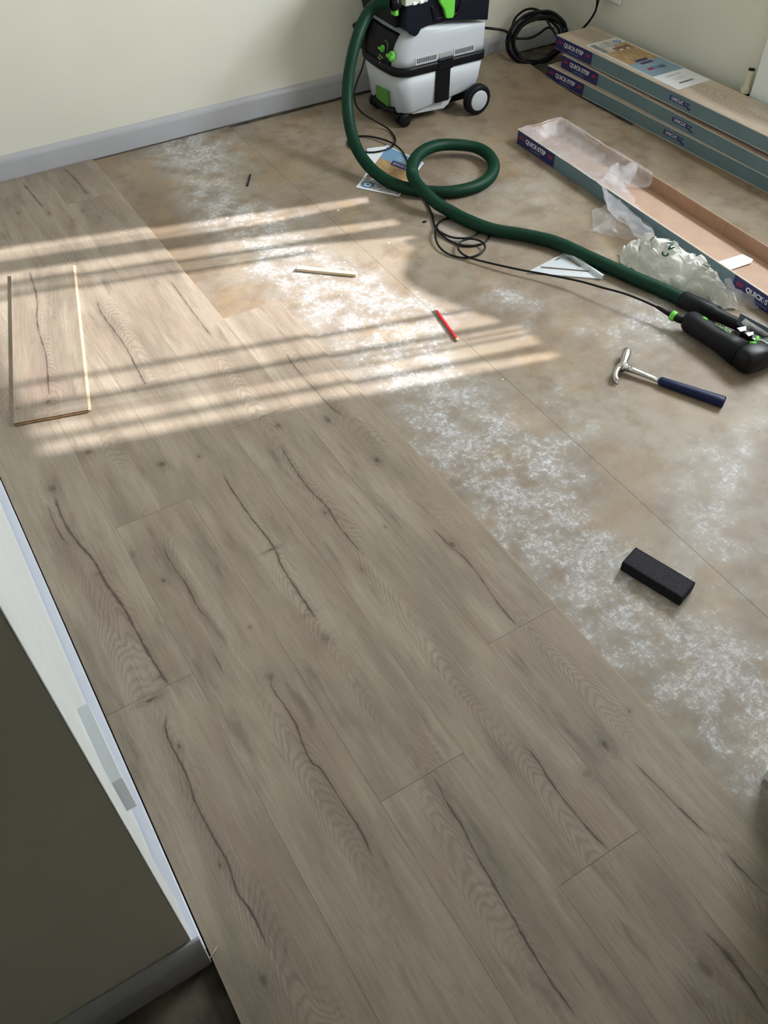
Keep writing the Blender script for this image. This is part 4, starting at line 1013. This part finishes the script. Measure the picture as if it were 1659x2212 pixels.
# cut plank laid on the new floor
c_ = [at(22, 592, .016), at(157, 572, .016), at(188, 888, .016), at(30, 915, .016)]
u_ = (((c_[0] - c_[3]) + (c_[1] - c_[2])) / 2); Lc = u_.length; a_ = math.atan2(u_.y, u_.x) - PI / 2
def loc2(px, py):
    M_ = (Matrix.Translation(c_[3]) @ Matrix.Rotation(a_, 4, 'Z')).inverted(); v = M_ @ at(px, py, .016); return v
Wc = .194
cm = oak_mat('oak_offcut', 41.2, .10, 6, [([(loc2(*p).y, loc2(*p).x) for p in ((64, 587), (81, 658), (79, 685), (101, 780), (106, 854))], .0022)],
             [((loc2(105, 867).x, loc2(105, 867).y), (.018, .02), .8), ((loc2(37, 882).x, loc2(37, 882).y), (.006, .006), .9)], L=Lc, W=Wc)
lo = thing('loose_plank', 'short cut piece of oak laminate laid loose on top of the fitted planks', 'plank', (c_[3].x, c_[3].y, .0085), a_)
q = MB(); q.box(0, Wc, 0, Lc, 0, .0078); q.mi = [1, 0, 1, 1, 1, 1]
o = q.build('board', [cm, M_mdf]); o.parent = lo; o.location = (0, 0, 0)
q = MB(); q.box(Wc, Wc + .007, 0.002, Lc - .002, .0008, .0045); o = q.build('tongue', M_wood); o.parent = lo
q = MB(); q.box(.002, Wc - .002, -.0045, 0, .001, .0042); o = q.build('tongue', M_mdf); o.parent = lo
M_lip = mat('oak_click_lip', (.42, .31, .23), .7)
# pale tongue along the exposed edge of the laid floor
for a, c in ((-3.1, -1.215),):
    q = MB(); q.box(.0002, .0035, a, c, .0015, .0052); q.build('click_tongue', M_lip, floor)
q = MB(); q.box(-.1898, -.1865, -1.212, -.01, .0015, .0052); q.build('click_tongue', M_lip, floor)

# leaflets under the hose
def sheet_quad(cs, z, name, m_, parent):
    q = MB(); c = [Vector((v.x, v.y, z)) for v in cs]; q.add(c + [v - Z * .0004 for v in c], [(0, 1, 2, 3), (7, 6, 5, 4), (0, 4, 5, 1), (1, 5, 6, 2), (2, 6, 7, 3), (3, 7, 4, 0)]); return q.build(name, m_, parent)
L1 = [at(769, 406), at(862, 426), at(916, 353), at(836, 314)]
lf = thing('product_leaflet', 'printed product leaflet with blue top and tan floor picture under the hose', 'leaflet', at(840, 380))
bil = lambda u, v: (L1[0].lerp(L1[1], u)).lerp(L1[3].lerp(L1[2], u), v)
sq = lambda u0, u1, v0, v1: [bil(u0, v0), bil(u1, v0), bil(u1, v1), bil(u0, v1)]
sheet_quad(L1, .0026, 'paper', M_paper, lf)
sheet_quad(sq(.04, .96, .03, .36), .0029, 'photo_wall', mat('print_grey_stone', (.42, .41, .40), .5, var=.5, scale=35), lf)
sheet_quad(sq(.35, .96, .05, .20), .0031, 'photo_rug', mat('print_grey_rug', (.38, .38, .40), .5, var=.5, scale=90), lf)
sheet_quad(sq(.04, .55, .25, .30), .0031, 'photo_table', mat('print_table', (.16, .09, .06), .6), lf)
for k in range(3): sheet_quad(sq(.10 + .13 * k, .14 + .13 * k, .28, .40), .0033, 'photo_chair', M_print_dark, lf)
sheet_quad(sq(.04, .96, .36, .70), .0029, 'photo_floor', M_print_tan, lf)
sheet_quad(sq(.04, .96, .70, .975), .0029, 'blue_panel', mat('blue_leaflet_print', (.17, .32, .50), .5), lf)
bt = sheet_quad(sq(.36, .92, .64, .75), .0033, 'brand_tab', M_print_navy, lf)
pd_ = (bil(.9, .69) - bil(.4, .69)); text('brand_print', 'QUICK\u00b7STEP', .017, frame(Vector((bil(.64, .695).x, bil(.64, .695).y, .0036)), pd_, Z.cross(pd_)), M_print_w, bt, bold=.0001)
for v in (.80, .85): sheet_quad(sq(.40, .80, v, v + .018), .0031, 'text_line', mat('pale_text', (.42, .55, .68), .6), lf)
cc = bil(.20, .10)
for r_, m_, z_ in ((.024, M_print_blue, .0034), (.015, M_print_w, .0036), (.007, M_print_blue, .0038)):
    q = MB(); q.loft([[Vector((cc.x + r_ * math.cos(2 * PI * k / 24), cc.y + r_ * math.sin(2 * PI * k / 24), zz)) for k in range(24)] for zz in (z_ - .0003, z_)]); q.build('round_seal', m_, lf)
l2 = thing('blank_leaflet', 'plain white sheet half hidden beneath the printed leaflet', 'leaflet', at(810, 330))
sheet_quad([at(792, 364), at(843, 385), at(836, 316), at(793, 321)], .0012, 'paper', M_paper, l2)

# rafter square
sq_ = thing('rafter_square', 'triangular aluminium rafter square lying under the green hose', 'square', at(1220, 585))
A, B, C_ = at(1137, 589, .003), at(1219, 547, .003), at(1301, 603, .003)
def tri(u, v): return A + (C_ - A) * u + (B - A) * v      # u along hypotenuse side A-C, v towards B
outer = [A, C_, B]
slots = [[(.235, .13), (.77, .13), (.81, .17), (.25, .17)], [(.18, .55), (.215, .50), (.175, .72), (.14, .72)], [(.14, .68), (.47, .33), (.50, .37), (.18, .74)]]
slots = [[(1166, 575), (1169, 579), (1275, 588), (1271, 584)], [(1197, 561), (1207, 556), (1211, 558), (1201, 564)], [(1222, 556), (1227, 553), (1257, 575), (1251, 577)]]
def p2(v): return (v.x, v.y)
bm = bmesh.new()
def loop(pts): vs = [bm.verts.new(p) for p in pts]; return [bm.edges.new((vs[i], vs[(i + 1) % len(vs)])) for i in range(len(vs))]
es = loop([Vector((v.x, v.y, .0045)) for v in outer])
for s in slots: es += loop([at(*c, .0045) for c in s])
bmesh.ops.triangle_fill(bm, use_beauty=True, use_dissolve=False, edges=es)
r_ = bmesh.ops.extrude_face_region(bm, geom=list(bm.faces)); bmesh.ops.translate(bm, verts=[v for v in r_['geom'] if isinstance(v, bmesh.types.BMVert)], vec=(0, 0, -.0038))
bmesh.ops.recalc_face_normals(bm, faces=bm.faces)
me = bpy.data.meshes.new('plate'); bm.to_mesh(me); bm.free(); me.materials.append(M_alu); me.transform(WORLD[sq_].inverted())
o = bpy.data.objects.new('plate', me); COL.objects.link(o); o.parent = sq_; WORLD[o] = WORLD[sq_]
q = MB(); dd = (C_ - B).normalized(); q.box(0, (C_ - B).length, -.004, .004, .0004, .018, M=frame((B.x, B.y, 0), dd, Z.cross(dd))); q.build('fence', M_alu, sq_, bevel=.0008)

# thin curl of wood by the skirting corner
q = MB(); c0 = at(455, 2068, .009); q.tube([c0 + Vector((-.006, .002, 0)), c0, c0 + Vector((.012, .006, .002)), c0 + Vector((.018, .010, .001))], [.0006, .0012, .0012, .0004], 6)
tag(q.build('wood_splinter', M_wood), 'tiny pale splinter caught at the corner of the near skirting', 'splinter')

q = MB(); c0 = at(917, 479, .0012); q.loft([[c0 + Vector((r * 1.6 * math.cos(k * PI / 5), r * math.sin(k * PI / 5), z)) for k in range(10)] for r, z in ((.0062, -.001), (.0058, .0006), (.003, .0014))])
tag(q.build('tar_blob', M_black), 'small dark blob stuck on the boards beside the thin lead', 'blob')
